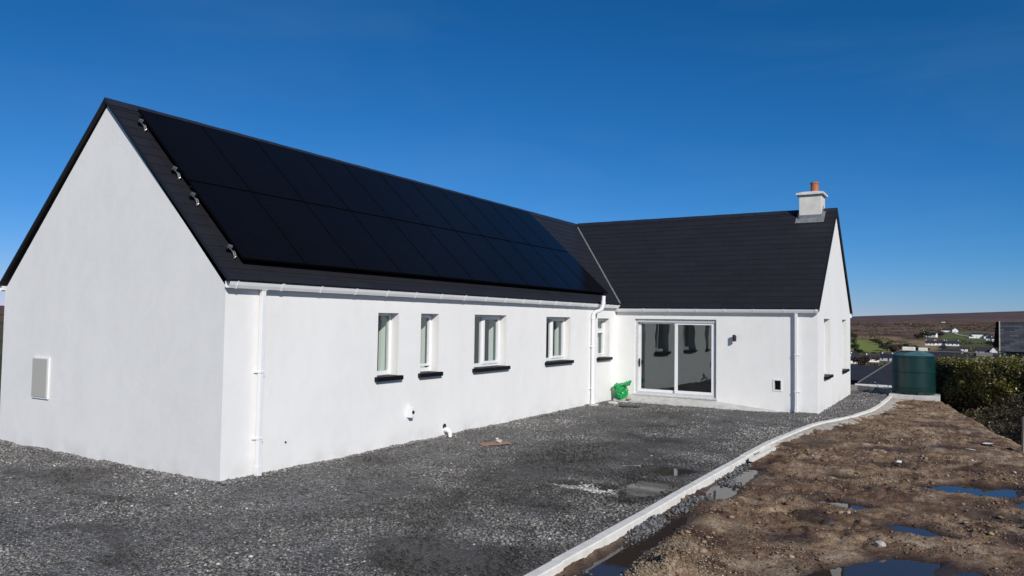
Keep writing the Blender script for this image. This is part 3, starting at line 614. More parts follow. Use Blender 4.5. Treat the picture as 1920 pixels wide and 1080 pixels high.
def mud_z(x, y):
    b = -.062 + .020 * fbm(x, y, .5, 2, 3) - .03 * smooth01((y - 14) / 8) * 0
    n = .042 * fbm(x, y, 1.3, 4, 5, .6) + .020 * fbm(x, y, 26, 2, 23) * smooth01((fbm(x, y, 2.2, 2, 27) + .2) / .5) + .085 * (np.abs(fbm(x, y, 3.6, 4, 9, .6)) - .22) * (.4 + smooth01((fbm(x, y, .8, 2, 15) + .25) / .5)) + .034 * fbm(x, y, 10, 3, 21, .65) * (.35 + .65 * smooth01((fbm(x, y, 1.5, 2, 29) + .2) / .5))
    # clumpier near the heap at the bottom
    heap = np.exp(-(((x - 6.42) / .25) ** 2 + ((y + .15) / .75) ** 2)); n = n * (1 + 1.5 * heap) + .17 * heap + .075 * np.exp(-((x - kerbx(y) - .78) / .22) ** 2) * smooth01((4.2 - y) / 1.5) * (1 + .8 * fbm(x, y, 2, 3, 87))
    ditch = np.exp(-((x - kerbx(y) - .30) / .16) ** 2) * smooth01((7.5 - y) / 1.5); z = b + n - .05 * ditch
    wet = .55 * smooth01((ditch - .4) / .4)
    wx = x + .05 * fbm(x, y, 4, 3, 31); wy = y + .09 * fbm(x, y, 4, 3, 37)
    for _, p in PUD:
        s = sdf(wx, wy, p); t = WZ + np.clip(s * .35, -.035, .07) + n * .18; w = 1 - smooth01(s / .35); z = z * (1 - w) + t * w
        wet = np.maximum(wet, 1 - smooth01((s + .01) / .19))
    for _, p in WETS:
        s = sdf(wx, wy, p); wet = np.maximum(wet, .85 * (1 - smooth01((s + .12) / .28))); z = z - .02 * (1 - smooth01((s + .05) / .25))
    wet = np.maximum(wet, .5 * smooth01((.18 + fbm(x, y, 1.1, 4, 77) * -1 - .42) / .2))
    kx = kerbx(y); dk = x - kx
    z = np.where(dk < .10, -.35, z)
    # drop in front of the hedge
    hd = x - np.interp(y, [0, 9, 13.1, 21.5, 26], [12.0, 10.8, 9.95, 8.5, 8.2]); z = z - .50 * smooth01((hd + .45) / .9)
    return z, wet
def grid(xs, ys):
    X, Y = np.meshgrid(xs, ys); ny, nx = X.shape; idx = np.arange(nx * ny).reshape(ny, nx)
    F = np.stack([idx[:-1, :-1], idx[:-1, 1:], idx[1:, 1:], idx[1:, :-1]], -1).reshape(-1, 4); return X.ravel(), Y.ravel(), F
ys = []; y = -4.0
while y < 26: ys.append(y); y += max(.028, .0035 * math.hypot(y + 6.85, 2))
xs = np.concatenate([np.arange(5.40, 10.6, .026), np.arange(10.6, 16, .25)])
x, y, F = grid(xs, np.array(ys)); z, wet = mud_z(x, y)
keep = (y[F].max(1) < 20.62) | (x[F].min(1) > 8.3)
tag(fast_mesh('mud', np.c_[x, y, z], F[keep], M['mud'], attrs={'wet': wet}, smooth=True), kind='structure')

DAMP = [(3.6, 4.0, 2.3, 7.0, .62), (3.0, 11.0, 3.0, 2.5, .5), (4.5, -.7, .95, .75, 1.1), (4.2, 1.5, .9, .8, .8), (3.3, 5.0, 1.2, 2.0, .95), (2.2, 9.4, 1.9, .7, .9), (.8, 2.8, .6, 1.0, .85), (3.6, 7.4, 1.4, .6, .9), (-2.6, -.9, 1.3, .4, .75), (4.9, 4.3, .55, 1.3, 1.0), (-.4, -1.0, 1.4, .30, .6), (4.4, 11.3, 1.2, .6, .6), (1.2, -2.6, 1.6, .3, .6)]
def gravel_z(x, y):
    z = .010 * fbm(x, y, .7, 3, 41) + .012 * fbm(x, y, 3.0, 3, 43) + .006 * fbm(x, y, 11, 2, 47)
    z = z - .004 + .055 * smooth01((y - 9) / 5) * smooth01((3 - x) / 3) * 0
    wx = x + .10 * fbm(x, y, 3, 4, 51); wy = y + .16 * fbm(x, y, 3, 4, 53); wet = np.zeros_like(x)
    for _, p in GPUD:
        s = sdf(wx, wy, p); t = GWZ + np.clip(s * .12, -.02, .03) + .85 * (z + .004) + .012 * fbm(x, y, 7, 3, 61); w = 1 - smooth01(s / .4); z = z * (1 - w) + t * w
        wet = np.maximum(wet, .9 * (1 - smooth01((s - .02) / .22)))
    gx_, gy_ = x + .55 * fbm(x, y, .9, 4, 71), y + .9 * fbm(x, y, .9, 4, 73); dk = np.zeros_like(x)
    for cx, cy, sx, sy, am in DAMP: dk = np.maximum(dk, am * np.exp(-(((gx_ - cx) / sx) ** 2 + ((gy_ - cy) / sy) ** 2)))
    wet = np.maximum(wet, np.clip((dk - .25 + .30 * fbm(x, y, 2.2, 4, 79)) / .5, 0, 1) * .95)
    wd = np.where((y > 0) & (y < L), np.abs(x), np.where(y <= 0, np.hypot(-y, np.maximum(x, 0)), 9)); wd = np.where((x > 0) & (x < W2), np.minimum(wd, np.abs(L - y)), wd)
    z = z + np.exp(-wd / .12) * (.002 + .030 * np.clip(fbm(x, y, 2.6, 3, 85) + .35, 0, 1))
    return z, np.clip(wet, 0, 1)
ys2 = []; y = -9.0
while y < 27: ys2.append(y); y += max(.05, .005 * abs(y + 6.85))
xs2 = np.concatenate([np.arange(-16, -7, .3), np.arange(-7, 7.4, .05)])
x, y, F = grid(xs2, np.array(ys2)); z, wet = gravel_z(x, y); z = np.where(x > kerbx(y) + .05, -.40, z)
z = np.where((y > 21.7) & (x > -6), -.40, z)
fx, fy = x[F], y[F]; inside = ((fx.min(1) > -W1 + .1) & (fx.max(1) < -.1) & (fy.min(1) > .1) & (fy.max(1) < YE)) | ((fx.min(1) > -W1) & (fx.max(1) < W2 - .1) & (fy.min(1) > L + .1) & (fy.max(1) < YE - .1))
tag(fast_mesh('gravel', np.c_[x, y, z], F[~inside], M['gravel'], attrs={'wet': wet}, smooth=True), kind='structure')

# ---- puddle water sheets
def puddle(poly, z, m, grow, _k=[0]):
    _k[0] += 1; z = z + .0007 * (_k[0] % 5)
    cx = sum(p[0] for p in poly) / len(poly); cy = sum(p[1] for p in poly) / len(poly)
    mb = MB(); pts = []
    for px, py in poly:
        d = math.hypot(px - cx, py - cy); gx = px + (px - cx) / d * grow; gy = py + (py - cy) / d * grow
        if m is M['water']: gx = max(gx, float(kerbx(gy)) + .11)
        else: gx = min(gx, float(kerbx(gy)) + .01)
        pts.append((gx, gy, z))
    mb.q(pts); o = mb.build('puddle', m, None, fix=False)
    if o.data.polygons[0].normal.z < 0: o.data.flip_normals()
    return tag(o, kind='structure')
for n, p in PUD: puddle(p, WZ, M['water'], .16)
for n, p in GPUD: puddle(p, GWZ, M['water_g'], .28)

# ---- loose stones
ICO_V = np.array([(0, 0, 1), (.9, 0, .3), (.25, .85, .25), (-.75, .5, .2), (-.7, -.55, .25), (.3, -.9, .2), (.1, .1, -.6)])
ICO_F = np.array([(0, 1, 2), (0, 2, 3), (0, 3, 4), (0, 4, 5), (0, 5, 1), (6, 2, 1), (6, 3, 2), (6, 4, 3), (6, 5, 4), (6, 1, 5)])
def stones(name, X, Y, Z, S, C, m, flat=.7, parent=None):
    n = len(X); nv = len(ICO_V); V = np.repeat(ICO_V[None], n, 0) * (1 + .35 * (RNG.random((n, nv, 1)) - .5))
    V = V * np.stack([RNG.uniform(.7, 1.3, n), RNG.uniform(.7, 1.3, n), RNG.uniform(.4, 1, n) * flat], -1)[:, None, :]
    a = RNG.uniform(0, 6.28, n); t = RNG.uniform(-.6, .6, n); ca, sa, ct, st = np.cos(a), np.sin(a), np.cos(t), np.sin(t)
    x, y, z = V[..., 0], V[..., 1], V[..., 2]; y, z = y * ct[:, None] - z * st[:, None], y * st[:, None] + z * ct[:, None]
    x, y = x * ca[:, None] - y * sa[:, None], x * sa[:, None] + y * ca[:, None]
    P = np.stack([x, y, z], -1) * S[:, None, None] + np.stack([X, Y, Z], -1)[:, None, :]
    F = (ICO_F[None] + (np.arange(n) * nv)[:, None, None]).reshape(-1, 3)
    return fast_mesh(name, P.reshape(-1, 3), F, m, parent, {'col': np.repeat(C, nv, 0)})
def in_view(X, Y, mn=-.66, mx=.66):
    dx, dy = X - CAM[0], Y - CAM[1]; a = np.arctan2(dx, dy) - YAW; return (np.abs(a) < mx) & (np.hypot(dx, dy) > 5.5)
def outside_house(X, Y, m=0.0):
    return ~(((X > -W1 - m) & (X < m) & (Y > -m) & (Y < YE)) | ((X > -W1) & (X < W2 + m) & (Y > L - m) & (Y < YE + m)))
def camd(X, Y): return np.hypot(X - CAM[0], Y - CAM[1])
N = 330000; X = RNG.uniform(-9, 7, N); Y = RNG.uniform(-5.5, 22, N); D = camd(X, Y)
k = in_view(X, Y) & outside_house(X, Y, .0) & (X < kerbx(Y) - .02) & (RNG.random(N) < np.clip((10 / D) ** 1.5, 0, 1))
X, Y, D = X[k], Y[k], D[k]; zg, wt = gravel_z(X, Y); k = (zg > GWZ - .004) | (RNG.random(len(X)) < .4); X, Y, D, zg, wt = X[k], Y[k], D[k], zg[k], wt[k]
bare = np.exp(-(((X - 4.5) / .75) ** 2 + ((Y + .7) / .6) ** 2)); coarse = np.clip(.5 - 1.1 * bare + .9 * fbm(X, Y, .9, 4, 97) + .55 * np.exp(-((D - 8.0) / 2.2) ** 2) * smooth01((X - 1.5) / 1.5) + .45 * np.exp(-((X - kerbx(Y) + .5) / .5) ** 2), 0, 1)
k = RNG.random(len(X)) < (.30 + .70 * coarse) * (1 - .75 * bare); X, Y, D, zg, wt, coarse = X[k], Y[k], D[k], zg[k], wt[k], coarse[k]
S = (.0060 + .011 * RNG.random(len(X)) ** 2.2 + .0005 * D) * (.75 + .75 * coarse)
patch = np.clip(.86 + .50 * fbm(X * 1.6, Y * .8, .8, 4, 91) + .25 * fbm(X, Y, 4, 2, 93), .35, 1.2)
br = (.155 + .185 * RNG.random(len(X)) ** 1.4 + .45 * (RNG.random(len(X)) > .955) * RNG.random(len(X))) * patch * (1 - .74 * wt)
C = np.stack([br * 1.03, br * .98, br * RNG.uniform(.86, .95, len(X))], -1)
# stone colour turned paler around the yard puddle, broken up by noise
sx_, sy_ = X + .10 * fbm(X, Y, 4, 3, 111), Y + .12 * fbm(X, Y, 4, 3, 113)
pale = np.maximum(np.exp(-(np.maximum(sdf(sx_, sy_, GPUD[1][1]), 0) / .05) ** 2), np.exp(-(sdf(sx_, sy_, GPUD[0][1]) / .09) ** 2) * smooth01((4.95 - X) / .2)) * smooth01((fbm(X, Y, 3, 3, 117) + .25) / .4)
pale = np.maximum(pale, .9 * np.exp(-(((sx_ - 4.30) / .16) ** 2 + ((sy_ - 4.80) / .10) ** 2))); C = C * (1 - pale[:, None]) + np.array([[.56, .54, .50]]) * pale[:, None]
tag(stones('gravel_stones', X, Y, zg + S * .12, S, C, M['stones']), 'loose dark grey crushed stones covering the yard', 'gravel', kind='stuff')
# stones heaped against the foot of the walls
n_ = 5200; t_ = RNG.random(n_); off = np.abs(RNG.normal(0, .05, n_)) + .004
X = np.concatenate([off, -W1 * t_[:2600], W2 * t_[:2000]]); Y = np.concatenate([L * t_ ** 1.3, -off[:2600], L - off[:2000]]); k = ~((X > .05) & (X < 5.2) & (Y > L - .3)); X, Y = X[k], Y[k]
zg, wt = gravel_z(X, Y); S = .010 + .022 * RNG.random(len(X)) ** 2; br = (.10 + .22 * RNG.random(len(X)) ** 1.5) * (1 - .5 * wt); C = np.stack([br * 1.03, br * .98, br * .93], -1)
tag(stones('wall_foot_stones', X, Y, zg + S * .3, S, C, M['stones'], .9), 'coarser grey stones heaped along the foot of the white walls', 'gravel', kind='stuff')
# rubble spilling beside the kerb
mk = [(5.68, 1.6, .5, 700), (5.70, -1.0, .5, 300), (5.74, 2.9, .5, 350), (5.68, 6.6, .6, 150), (5.85, 4.65, .12, 260), (5.70, 5.6, .8, 260)]
X = np.concatenate([RNG.normal(a, .055, n) for a, b, s, n in mk]); Y = np.concatenate([RNG.normal(b, s * .6, n) for a, b, s, n in mk]); k = X > kerbx(Y) + .13; X, Y = X[k], Y[k]
zg, wt = mud_z(X, Y); S = .012 + .018 * RNG.random(len(X)); br = .06 + .16 * RNG.random(len(X)) ** 1.5; C = np.stack([br, br, br * 1.03], -1)
tag(stones('spilled_rubble', X, Y, np.maximum(zg, WZ - .01) + S * (.3 + .8 * RNG.random(len(X))), S, C, M['stones'], .9), 'grey rubble stones spilled along the mud side of kerb', 'rubble', kind='stuff')
# clods on mud
N = 110000; X = RNG.uniform(5.7, 11, N); Y = RNG.uniform(-3.5, 20, N); D = camd(X, Y); dens = smooth01((fbm(X, Y, 1.6, 3, 101) + .12) / .5)
k = (X > kerbx(Y) + .2) & in_view(X, Y) & (RNG.random(N) < np.clip(9 / D, 0, 1) * (.10 + .9 * dens)) & ((Y < 20.4) | (X > 8.4)); X, Y, D = X[k], Y[k], D[k]
zg, wt = mud_z(X, Y); k = zg > WZ + .003; X, Y, D, zg, wt = X[k], Y[k], D[k], zg[k], wt[k]
S = .004 + .017 * RNG.random(len(X)) ** 3.5 + .0003 * D + .040 * (RNG.random(len(X)) > .975) * RNG.random(len(X)); t = RNG.random((len(X), 1)); C = np.array([[.09, .052, .034]]) * (1 - t) + np.array([[.33, .245, .17]]) * t
y_ = RNG.random(len(X)) > .975; C[y_] = (.36, .27, .13); y_ = RNG.random(len(X)) > .992; C[y_] = (.5, .48, .42); C *= (1 - .6 * wt)[:, None]
tag(stones('mud_clods', X, Y, zg + S * .2, S, C, M['clods'], .8), 'small lumps of earth and straw scattered over the mud', 'clods', kind='stuff')
# pale clayey heap at the bottom edge
N = 5200; X = RNG.normal(6.40, .20, N); Y = RNG.normal(-.15, .55, N); k = X > kerbx(Y) + .35; X, Y = X[k], Y[k]; zg, wt = mud_z(X, Y); S = .007 + .013 * RNG.random(len(X)) ** 2
t = RNG.random((len(X), 1)); C = np.array([[.12, .085, .055]]) * (1 - t) + np.array([[.33, .27, .19]]) * t
tag(stones('clay_crumbs', X, Y, zg + S * .3, S, C, M['clods'], .9), 'pale crumbly clay heap beside the ditch and kerb', 'clay', kind='stuff')

# ---- kerb blocks
mb = MB(); yk = -8.0; i = 0
while yk < 20.6:
    ln = .93 + .1 * random.random(); y1 = min(yk + ln - .010, 20.62); nseg = 4 if yk > 7.5 else 2; jt = random.uniform(-.010, .010); jz = random.uniform(-.007, .007) + .024; ins = []
    lo = []; 
    for j in range(nseg + 1):
        yy = yk + (y1 - yk) * j / nseg; xx = float(kerbx(yy)); tx = float(kerbx(yy + .05) - kerbx(yy - .05)) / .1; nrm = Vector((1, -tx, 0)).normalized(); c = Vector((xx + jt, yy, 0)); lo.append((c, c + nrm * .125))
    i0 = len(mb.v)
    for a, b in lo: mb.v += [(a.x, a.y, -.22), (b.x, b.y, -.22), (b.x, b.y, jz - .012), (b.x - .012, b.y, jz), (a.x + .008, a.y, jz), (a.x, a.y, jz - .008)]
    for j in range(nseg):
        for k in range(6): mb.f.append((i0 + 6 * j + k, i0 + 6 * j + (k + 1) % 6, i0 + 6 * j + 6 + (k + 1) % 6, i0 + 6 * j + 6 + k))
    mb.f.append(tuple(i0 + k for k in range(6))); mb.f.append(tuple(i0 + 6 * nseg + k for k in range(6))); yk = y1 + .010
tag(mb.build('kerb', M['kerb'], None), kind='structure')
# rough concrete haunch behind the curved part
vy = np.arange(8.2, 20.6, .06); V = []; 
for yy in vy:
    w = .05 + .42 * float(smooth01(np.array((yy - 8.2) / 3.5))) + .10 * math.sin(yy * 2.3) * .5 + .05 * math.sin(yy * 9.1) ; xx = float(kerbx(yy)) + .118
    for j in range(8):
        t = j / 7; h = -.006 - .13 * t ** 1.4 + (.012 * (random.random() - .5) if j else 0); V.append((xx + w * t + .02 * (random.random() - .5) * (j > 0), yy + .02 * (random.random() - .5), h))
V = np.array(V); idx = np.arange(len(V)).reshape(len(vy), 8); F = np.stack([idx[:-1, :-1], idx[:-1, 1:], idx[1:, 1:], idx[1:, :-1]], -1).reshape(-1, 4)
tag(fast_mesh('kerb_haunch', V, F, M['haunch'], smooth=True), kind='structure')
# loose kerb piece lying against the line
mb = MB(); mb.box((-.038, -.80, -.03), (.038, .05, .03)); mb.box((-.036, .058, -.03), (.04, .80, .028)); lk_ = mb.build('edging_block', M['kerb'], None, bevel=.006); lk_.location = (5.79, 7.15, -.015); lk_.rotation_euler = (-.01, .12, -.035)
tag(lk_, 'loose pale concrete edging strip lying beside the kerb and ditch', 'edging')

# ---- small yard things
bd = MB().box((-.30, -.10, 0), (.30, .10, .018)).build('plywood_board', M['ply'], None); bd.location = (1.36, 5.02, .018); bd.rotation_euler = (.03, -.02, .95)
tag(bd, 'small reddish plywood board lying on the gravel', 'board')
def rock(name, loc, sc, m, label, cat, seed=0, rot=0, group=None):
    rg = np.random.default_rng(seed); mb = MB(); n = 12; rings = []
    import bmesh
    me = bpy.data.meshes.new(name); bm = bmesh.new(); bmesh.ops.create_icosphere(bm, subdivisions=3, radius=1)
    sp = rg.normal(size=(14, 3)); sp /= np.linalg.norm(sp, axis=1)[:, None]; hh = rg.uniform(.62, .9, 14)
    for v in bm.verts:
        c = np.array(v.co); 
        for s_, h_ in zip(sp, hh):
            d = c @ s_
            if d > h_: c = c - s_ * (d - h_)
        v.co = Vector(c * (1, 1, 1))
    bm.to_mesh(me); bm.free(); me.materials.append(m); o = bpy.data.objects.new(name, me); COL.objects.link(o); o.location = loc; o.scale = sc; o.rotation_euler = (0, 0, rot)
    return tag(o, label, cat, group)
rock('stone', (1.40, 5.10, .065), (.085, .06, .045), M['stonepale'], 'pale brown stone resting on the plywood board', 'stone', 3)
rock('stone', (1.08, 5.55, .02), (.03, .03, .022), M['white_junk'], 'tiny white stone on gravel between waste pipe and plywood board', 'stone', 4)
rock('stone', (.42, 12.75, .03), (.17, .10, .06), M['conc'], 'grey flat stone against the wall right of the soil pipe', 'stone', 5, .6)
rock('stone', (.55, 13.35, .03), (.12, .08, .035), M['conc'], 'thin pale stone left of the green bag', 'stone', 6, .3)
mb = MB().box((-.17, -.10, -.04), (.17, .10, .045)); blk = mb.build('concrete_block', M['conc'], None, bevel=.01); blk.location = (.10, 12.08, .0); blk.rotation_euler = (0, 0, 1.35); tag(blk, 'small concrete block at the foot of the white soil pipe', 'block')
rock('brick_piece', (.62, 13.42, .10), (.11, .06, .025), M['ply'], 'flat brown brick piece on the end of the door step', 'brick', 8)
dc = MB().box((-.26, -.19, 0), (.26, .19, .03)).build('drain_cover', M['drain'], None, bevel=.006); dc.location = (1.05, 12.45, .012); dc.rotation_euler = (0, 0, .25); tag(dc, 'dark rectangular drain cover set in gravel near the door step', 'drain cover')
# debris on mud
for i, (px, py, sx, sy, sz, lab) in enumerate([(7.92, 8.02, .07, .05, .03, 'pale stone standing alone in the middle of the mud'), (7.62, 3.70, .035, .03, .025, 'round cream stone just in front of the small bright puddle'),
        (9.05, 10.25, .12, .03, .012, 'white scrap lying at the right end of the farthest puddle'), (9.35, 11.3, .13, .06, .02, 'largest white scrap near the hedge foot and timber post'), (8.10, 2.22, .08, .06, .045, 'cream stone on far bank of the largest puddle'),
        (7.35, 1.35, .035, .03, .02, 'yellowish stone left of the largest puddle'), (9.62, 7.9, .05, .03, .02, 'small pale stone on the mud below the timber post')]):
    rock('pale_stone' if i not in (2, 3) else 'white_scrap', (px, py, float(mud_z(np.array([px]), np.array([py]))[0][0]) + sz * .6), (sx, sy, sz), M['white_junk'] if i in (0, 2, 3) else M['stonepale'], lab, 'stone' if i not in (2, 3) else 'scrap', 20 + i, i * 1.3)
mb = MB().box((-.045, -.045, -.6), (.045, .045, .64)); po = mb.build('timber_post', M['wood'], None, bevel=.006); po.location = (9.93, 10.62, -.02); po.rotation_euler = (.01, .03, .3); tag(po, 'weathered square timber post standing in mud before the hedge', 'post')

# ---- green refuse bag
import bmesh
def crinkle_bag():
    me = bpy.data.meshes.new('bag'); bm = bmesh.new(); bmesh.ops.create_icosphere(bm, subdivisions=5, radius=1)
    for v in bm.verts:
        c = v.co.copy(); z = c.z; a = math.atan2(c.y, c.x); r = .185 * (1 + .10 * math.sin(3 * a + 2 * z)); sq = math.copysign(abs(z) ** .75, z)
        n = 1 + .10 * math.sin(7 * a + 9 * z) * math.cos(11 * z + 3 * a) + .06 * math.sin(17 * a - 13 * z) + .05 * math.sin(29 * z + 5 * a) + .04 * (random.random() - .5)
        rr = math.hypot(c.x, c.y) ** .6; v.co = Vector((math.cos(a) * rr * r * n, math.sin(a) * rr * r * n, .22 + sq * .22 * (1 + .03 * math.sin(9 * a))))
    bm.to_mesh(me); bm.free(); return me
bag = thing('rubbish_bag', (.30, 13.62, .04), 'crumpled bright green plastic bag by the corner beside the glass door', 'bag')
me = crinkle_bag(); me.materials.append(M['bag']); o = bpy.data.objects.new('bag_body', me); COL.objects.link(o); o.parent = bag
mb = MB(); n = 9; 
for i in range(n):        # folded neck leaning to the right
    pass
pts = []
for i in range(10):
    t = i / 9; cx = -.15 + .45 * t; cz = .40 + .01 * t + .12 * t * t; wd = (.17 - .10 * t + .04 * max(0, t - .7) * 3) * (1 + .12 * math.sin(i * 4.1)); hh_ = .085 * (1 - .25 * t) * (1 + .15 * math.sin(i * 2.9)) + .012 * math.sin(i * 2.2)
    pts.append([(cx + .012 * math.sin(j * 5 + i), -.02 + wd * math.cos(j * math.pi / 5) * (1 + .15 * math.sin(3 * j + i)), cz + hh_ * math.sin(j * math.pi / 5) * (1 + .3 * math.sin(2 * j + 2 * i))) for j in range(10)])
i0 = 0; mb.v = [p for r in pts for p in r]
for i in range(9):
    for j in range(10): mb.f.append((i * 10 + j, i * 10 + (j + 1) % 10, i * 10 + 10 + (j + 1) % 10, i * 10 + 10 + j))
mb.f += [tuple(range(10)), tuple(range(90, 100))]; nk = mb.build('bag_neck', M['bag'], None, smooth=True); nk.parent = bag

# ---- oil tank on a plinth
pl = MB(); pl.prism([(6.86, 20.66, -.3), (8.32, 20.76, -.3), (8.32, 22.5, -.3), (6.86, 22.4, -.3)], (0, 0, .385)); tag(pl.build('concrete_plinth', M['conc'], None, bevel=.01), 'flat concrete slab under the green oil tank', 'slab')
TZ = .088; tk = thing('oil_tank', (7.55, 21.45, TZ), 'large dark green plastic oil tank with two cream lids', 'oil tank')
TR_ = .645; prof = [(.02, 0), (TR_ - .02, 0), (TR_, .03), (TR_, .18)]
for zb in (.20, .72): prof += [(TR_, zb), (TR_ + .02, zb + .012), (TR_ + .02, zb + .032), (TR_, zb + .045)]
prof += [(TR_, 1.20), (TR_ + .014, 1.215), (TR_ + .014, 1.25), (TR_ - .01, 1.275)]; body = MB().lathe(prof + [(.02, 1.28)], (7.55, 21.45, TZ), 64).build('tank_body', M['tank'], tk, smooth=True)
MB().lathe([(TR_ - .012, 1.276), (TR_ - .04, 1.30), (.50, 1.365), (.34, 1.42), (.16, 1.445), (.02, 1.45)], (7.55, 21.45, TZ), 64).build('tank_dome', M['tanktop'], tk, smooth=True)
mb = MB().box((7.24, 21.05, TZ + 1.43), (7.62, 21.38, TZ + 1.56)); mb.build('tank_lid', M['lid'], tk, bevel=.02)
mb = MB().box((7.70, 21.3, TZ + 1.42), (7.97, 21.56, TZ + 1.54)); mb.build('tank_lid', M['lid'], tk, bevel=.02)
MB().box((7.30, 21.02, TZ + 1.30), (7.48, 21.16, TZ + 1.428)).build('filler_neck', M['black'], tk)
for a in (-1.78, -1.22):
    cx, cy = 7.55 + TR_ * math.cos(a), 21.45 + TR_ * math.sin(a); mb = MB().box((-.09, -.03, 0), (.09, .016, .085)); o = mb.build('fork_pocket', M['black'], tk); o.matrix_parent_inverse = Matrix.Identity(4)
    o.location = (cx - 7.55, cy - 21.45, .002); o.rotation_euler = (0, 0, a + math.pi / 2)
# ---- low wall beyond the corner
mb = MB(); P = [(1.2, 24.2), (4.6, 23.9), (5.6, 23.7), (6.25, 23.35), (6.7, 22.75), (6.85, 22.45)]
for (a, b), (c, d) in zip(P, P[1:]):
    t = Vector((c - a, d - b, 0)).normalized(); n = Vector((-t.y, t.x, 0)) * .16; mb.prism([(a, b, -.6), (c, d, -.6), (c + n.x, d + n.y, -.6), (a + n.x, b + n.y, -.6)], (0, 0, .69))
tag(mb.build('low_wall', M['haunch'], None), 'low curved grey concrete wall behind the corner of the house', 'low wall')

# ================================================================== LEAVES
def leaves(name, X, Y, Z, S, C, m, parent=None, up=.3):
    n = len(X); d = RNG.normal(size=(n, 3)); d[:, 2] = np.abs(d[:, 2]) * .6 + up; d /= np.linalg.norm(d, axis=1)[:, None]
    a = np.cross(d, RNG.normal(size=(n, 3))); a /= np.linalg.norm(a, axis=1)[:, None]; b = np.cross(d, a); P = np.stack([X, Y, Z], -1); S = S[:, None]
    V = np.stack([P - a * S, P + b * S * .45 + d * S * .12, P + a * S, P - b * S * .45 + d * S * .12], 1).reshape(-1, 3)
    F = np.arange(4 * n).reshape(n, 4); return fast_mesh(name, V, F, m, parent, {'col': np.repeat(C, 4, 0)})
# hedge: line of its face, set back by depth
HL = [(8.05, 25.0), (8.12, 22.6), (8.5, 21.7), (9.4, 20.9), (11.0, 20.2), (13.5, 19.2), (17.5, 18.0)]
seg = [math.hypot(b[0] - a[0], b[1] - a[1]) for a, b in zip(HL, HL[1:])]; cum = np.concatenate([[0], np.cumsum(seg)])
def hedge_pt(s, d):
    x = np.interp(s, cum, [p[0] for p in HL]); y = np.interp(s, cum, [p[1] for p in HL]); x2 = np.interp(s + .1, cum, [p[0] for p in HL]); y2 = np.interp(s + .1, cum, [p[1] for p in HL]); x1 = np.interp(s - .1, cum, [p[0] for p in HL]); y1 = np.interp(s - .1, cum, [p[1] for p in HL])
    tx, ty = x2 - x1, y2 - y1; l = np.hypot(tx, ty) + 1e-9; return x - ty / l * d, y + tx / l * d
hd = thing('garden_hedge', (9.2, 17, -.3), 'thick green laurel hedge with brown twiggy base beside the oil tank', 'hedge')
def htop(s): return 1.17 + .012 * s
DEP = 3.2
N = 62000; s = RNG.uniform(0, cum[-1], N); u = RNG.random(N); face = RNG.random(N) < .55
bul = lambda s, z: .24 * fbm(s, z, 1.1, 3, 201) + .16 * fbm(s, z, 3.5, 2, 203)
z = np.where(face, -.75 + (htop(s) + .75) * u, 0); d = np.where(face, RNG.exponential(.09, N) + bul(s, z) + .22 * smooth01((z - .95) / .5) + .18 * smooth01((.1 - z) / .6), RNG.uniform(.1, DEP, N))
z = np.where(face, z, htop(s) - .14 * (1 - smooth01((d - .1) / .5)) + .20 * fbm(s, d, 1.0, 3, 211) + .13 * fbm(s, d, 3.5, 2, 213) + .22 * (RNG.random(N) > .965) * RNG.random(N) - RNG.exponential(.07, N) + .05); x, y = hedge_pt(s, d)
h = np.clip((z + .6) / 1.8, 0, 1); k = RNG.random(N) < .30 + .70 * smooth01((h - .12) / .35); s, x, y, z, h = s[k], x[k], y[k], z[k], h[k]; n = len(x)
clump = fbm(s * 1.0, z * 1.0, 2.2, 3, 221); t = np.clip(.42 + .7 * clump + .3 * (RNG.random(n) - .5), 0, 1)[:, None]
C = np.array([[.045, .046, .016]]) * (1 - t) + np.array([[.215, .195, .050]]) * t; yl = RNG.random(n) < .08; C[yl] = np.array([.38, .34, .08])
bw = RNG.random(n) < .75 * smooth01((.52 - h) / .35); C[bw] = np.array([.075, .052, .030]) * RNG.uniform(.5, 1.3, (bw.sum(), 1))
leaves('foliage', x, y, z, RNG.uniform(.032, .062, n), C, M['leaf'], hd)
ss = np.linspace(0, cum[-1], 90); V = []; prof_h = [(.34, -.9), (.34, .35), (.24, .8), (.32, .98), (DEP, 1.0), (DEP, -.6)]
for s_ in ss:
    for d_, z_ in prof_h:
        q = hedge_pt(np.array([s_]), np.array([d_ + .06 * (random.random() - .5)])); V.append((q[0][0], q[1][0], z_ * 1.0 + (.012 * s_ if z_ > .5 else 0) + (.05 * (random.random() - .5) if z_ > 0 else 0)))
V = np.array(V); idx = np.arange(len(V)).reshape(90, 6); F = np.stack([idx[:-1, :-1], idx[:-1, 1:], idx[1:, 1:], idx[1:, :-1]], -1).reshape(-1, 4)
fast_mesh('dark_core', V, F, M['hedgecore'], hd)  # solid dark core added inside the leaves to block light
# bare twigs in the lower part
mb = MB(); 
for _ in range(900):
    s_ = random.uniform(0, cum[-1]); z_ = random.uniform(-.7, .3); q = hedge_pt(np.array([s_]), np.array([random.uniform(.05, .34)])); p = Vector((q[0][0], q[1][0], z_)); dd = Vector((random.uniform(-.5, .2), random.uniform(-.5, .5), random.uniform(.5, 1))).normalized() * random.uniform(.12, .35)
    w = Vector((.004, .003, 0)); mb.q([p - w, p + w, p + dd + w * .3, p + dd - w * .3])
mb.build('twigs', M['trunk'], hd, fix=False)

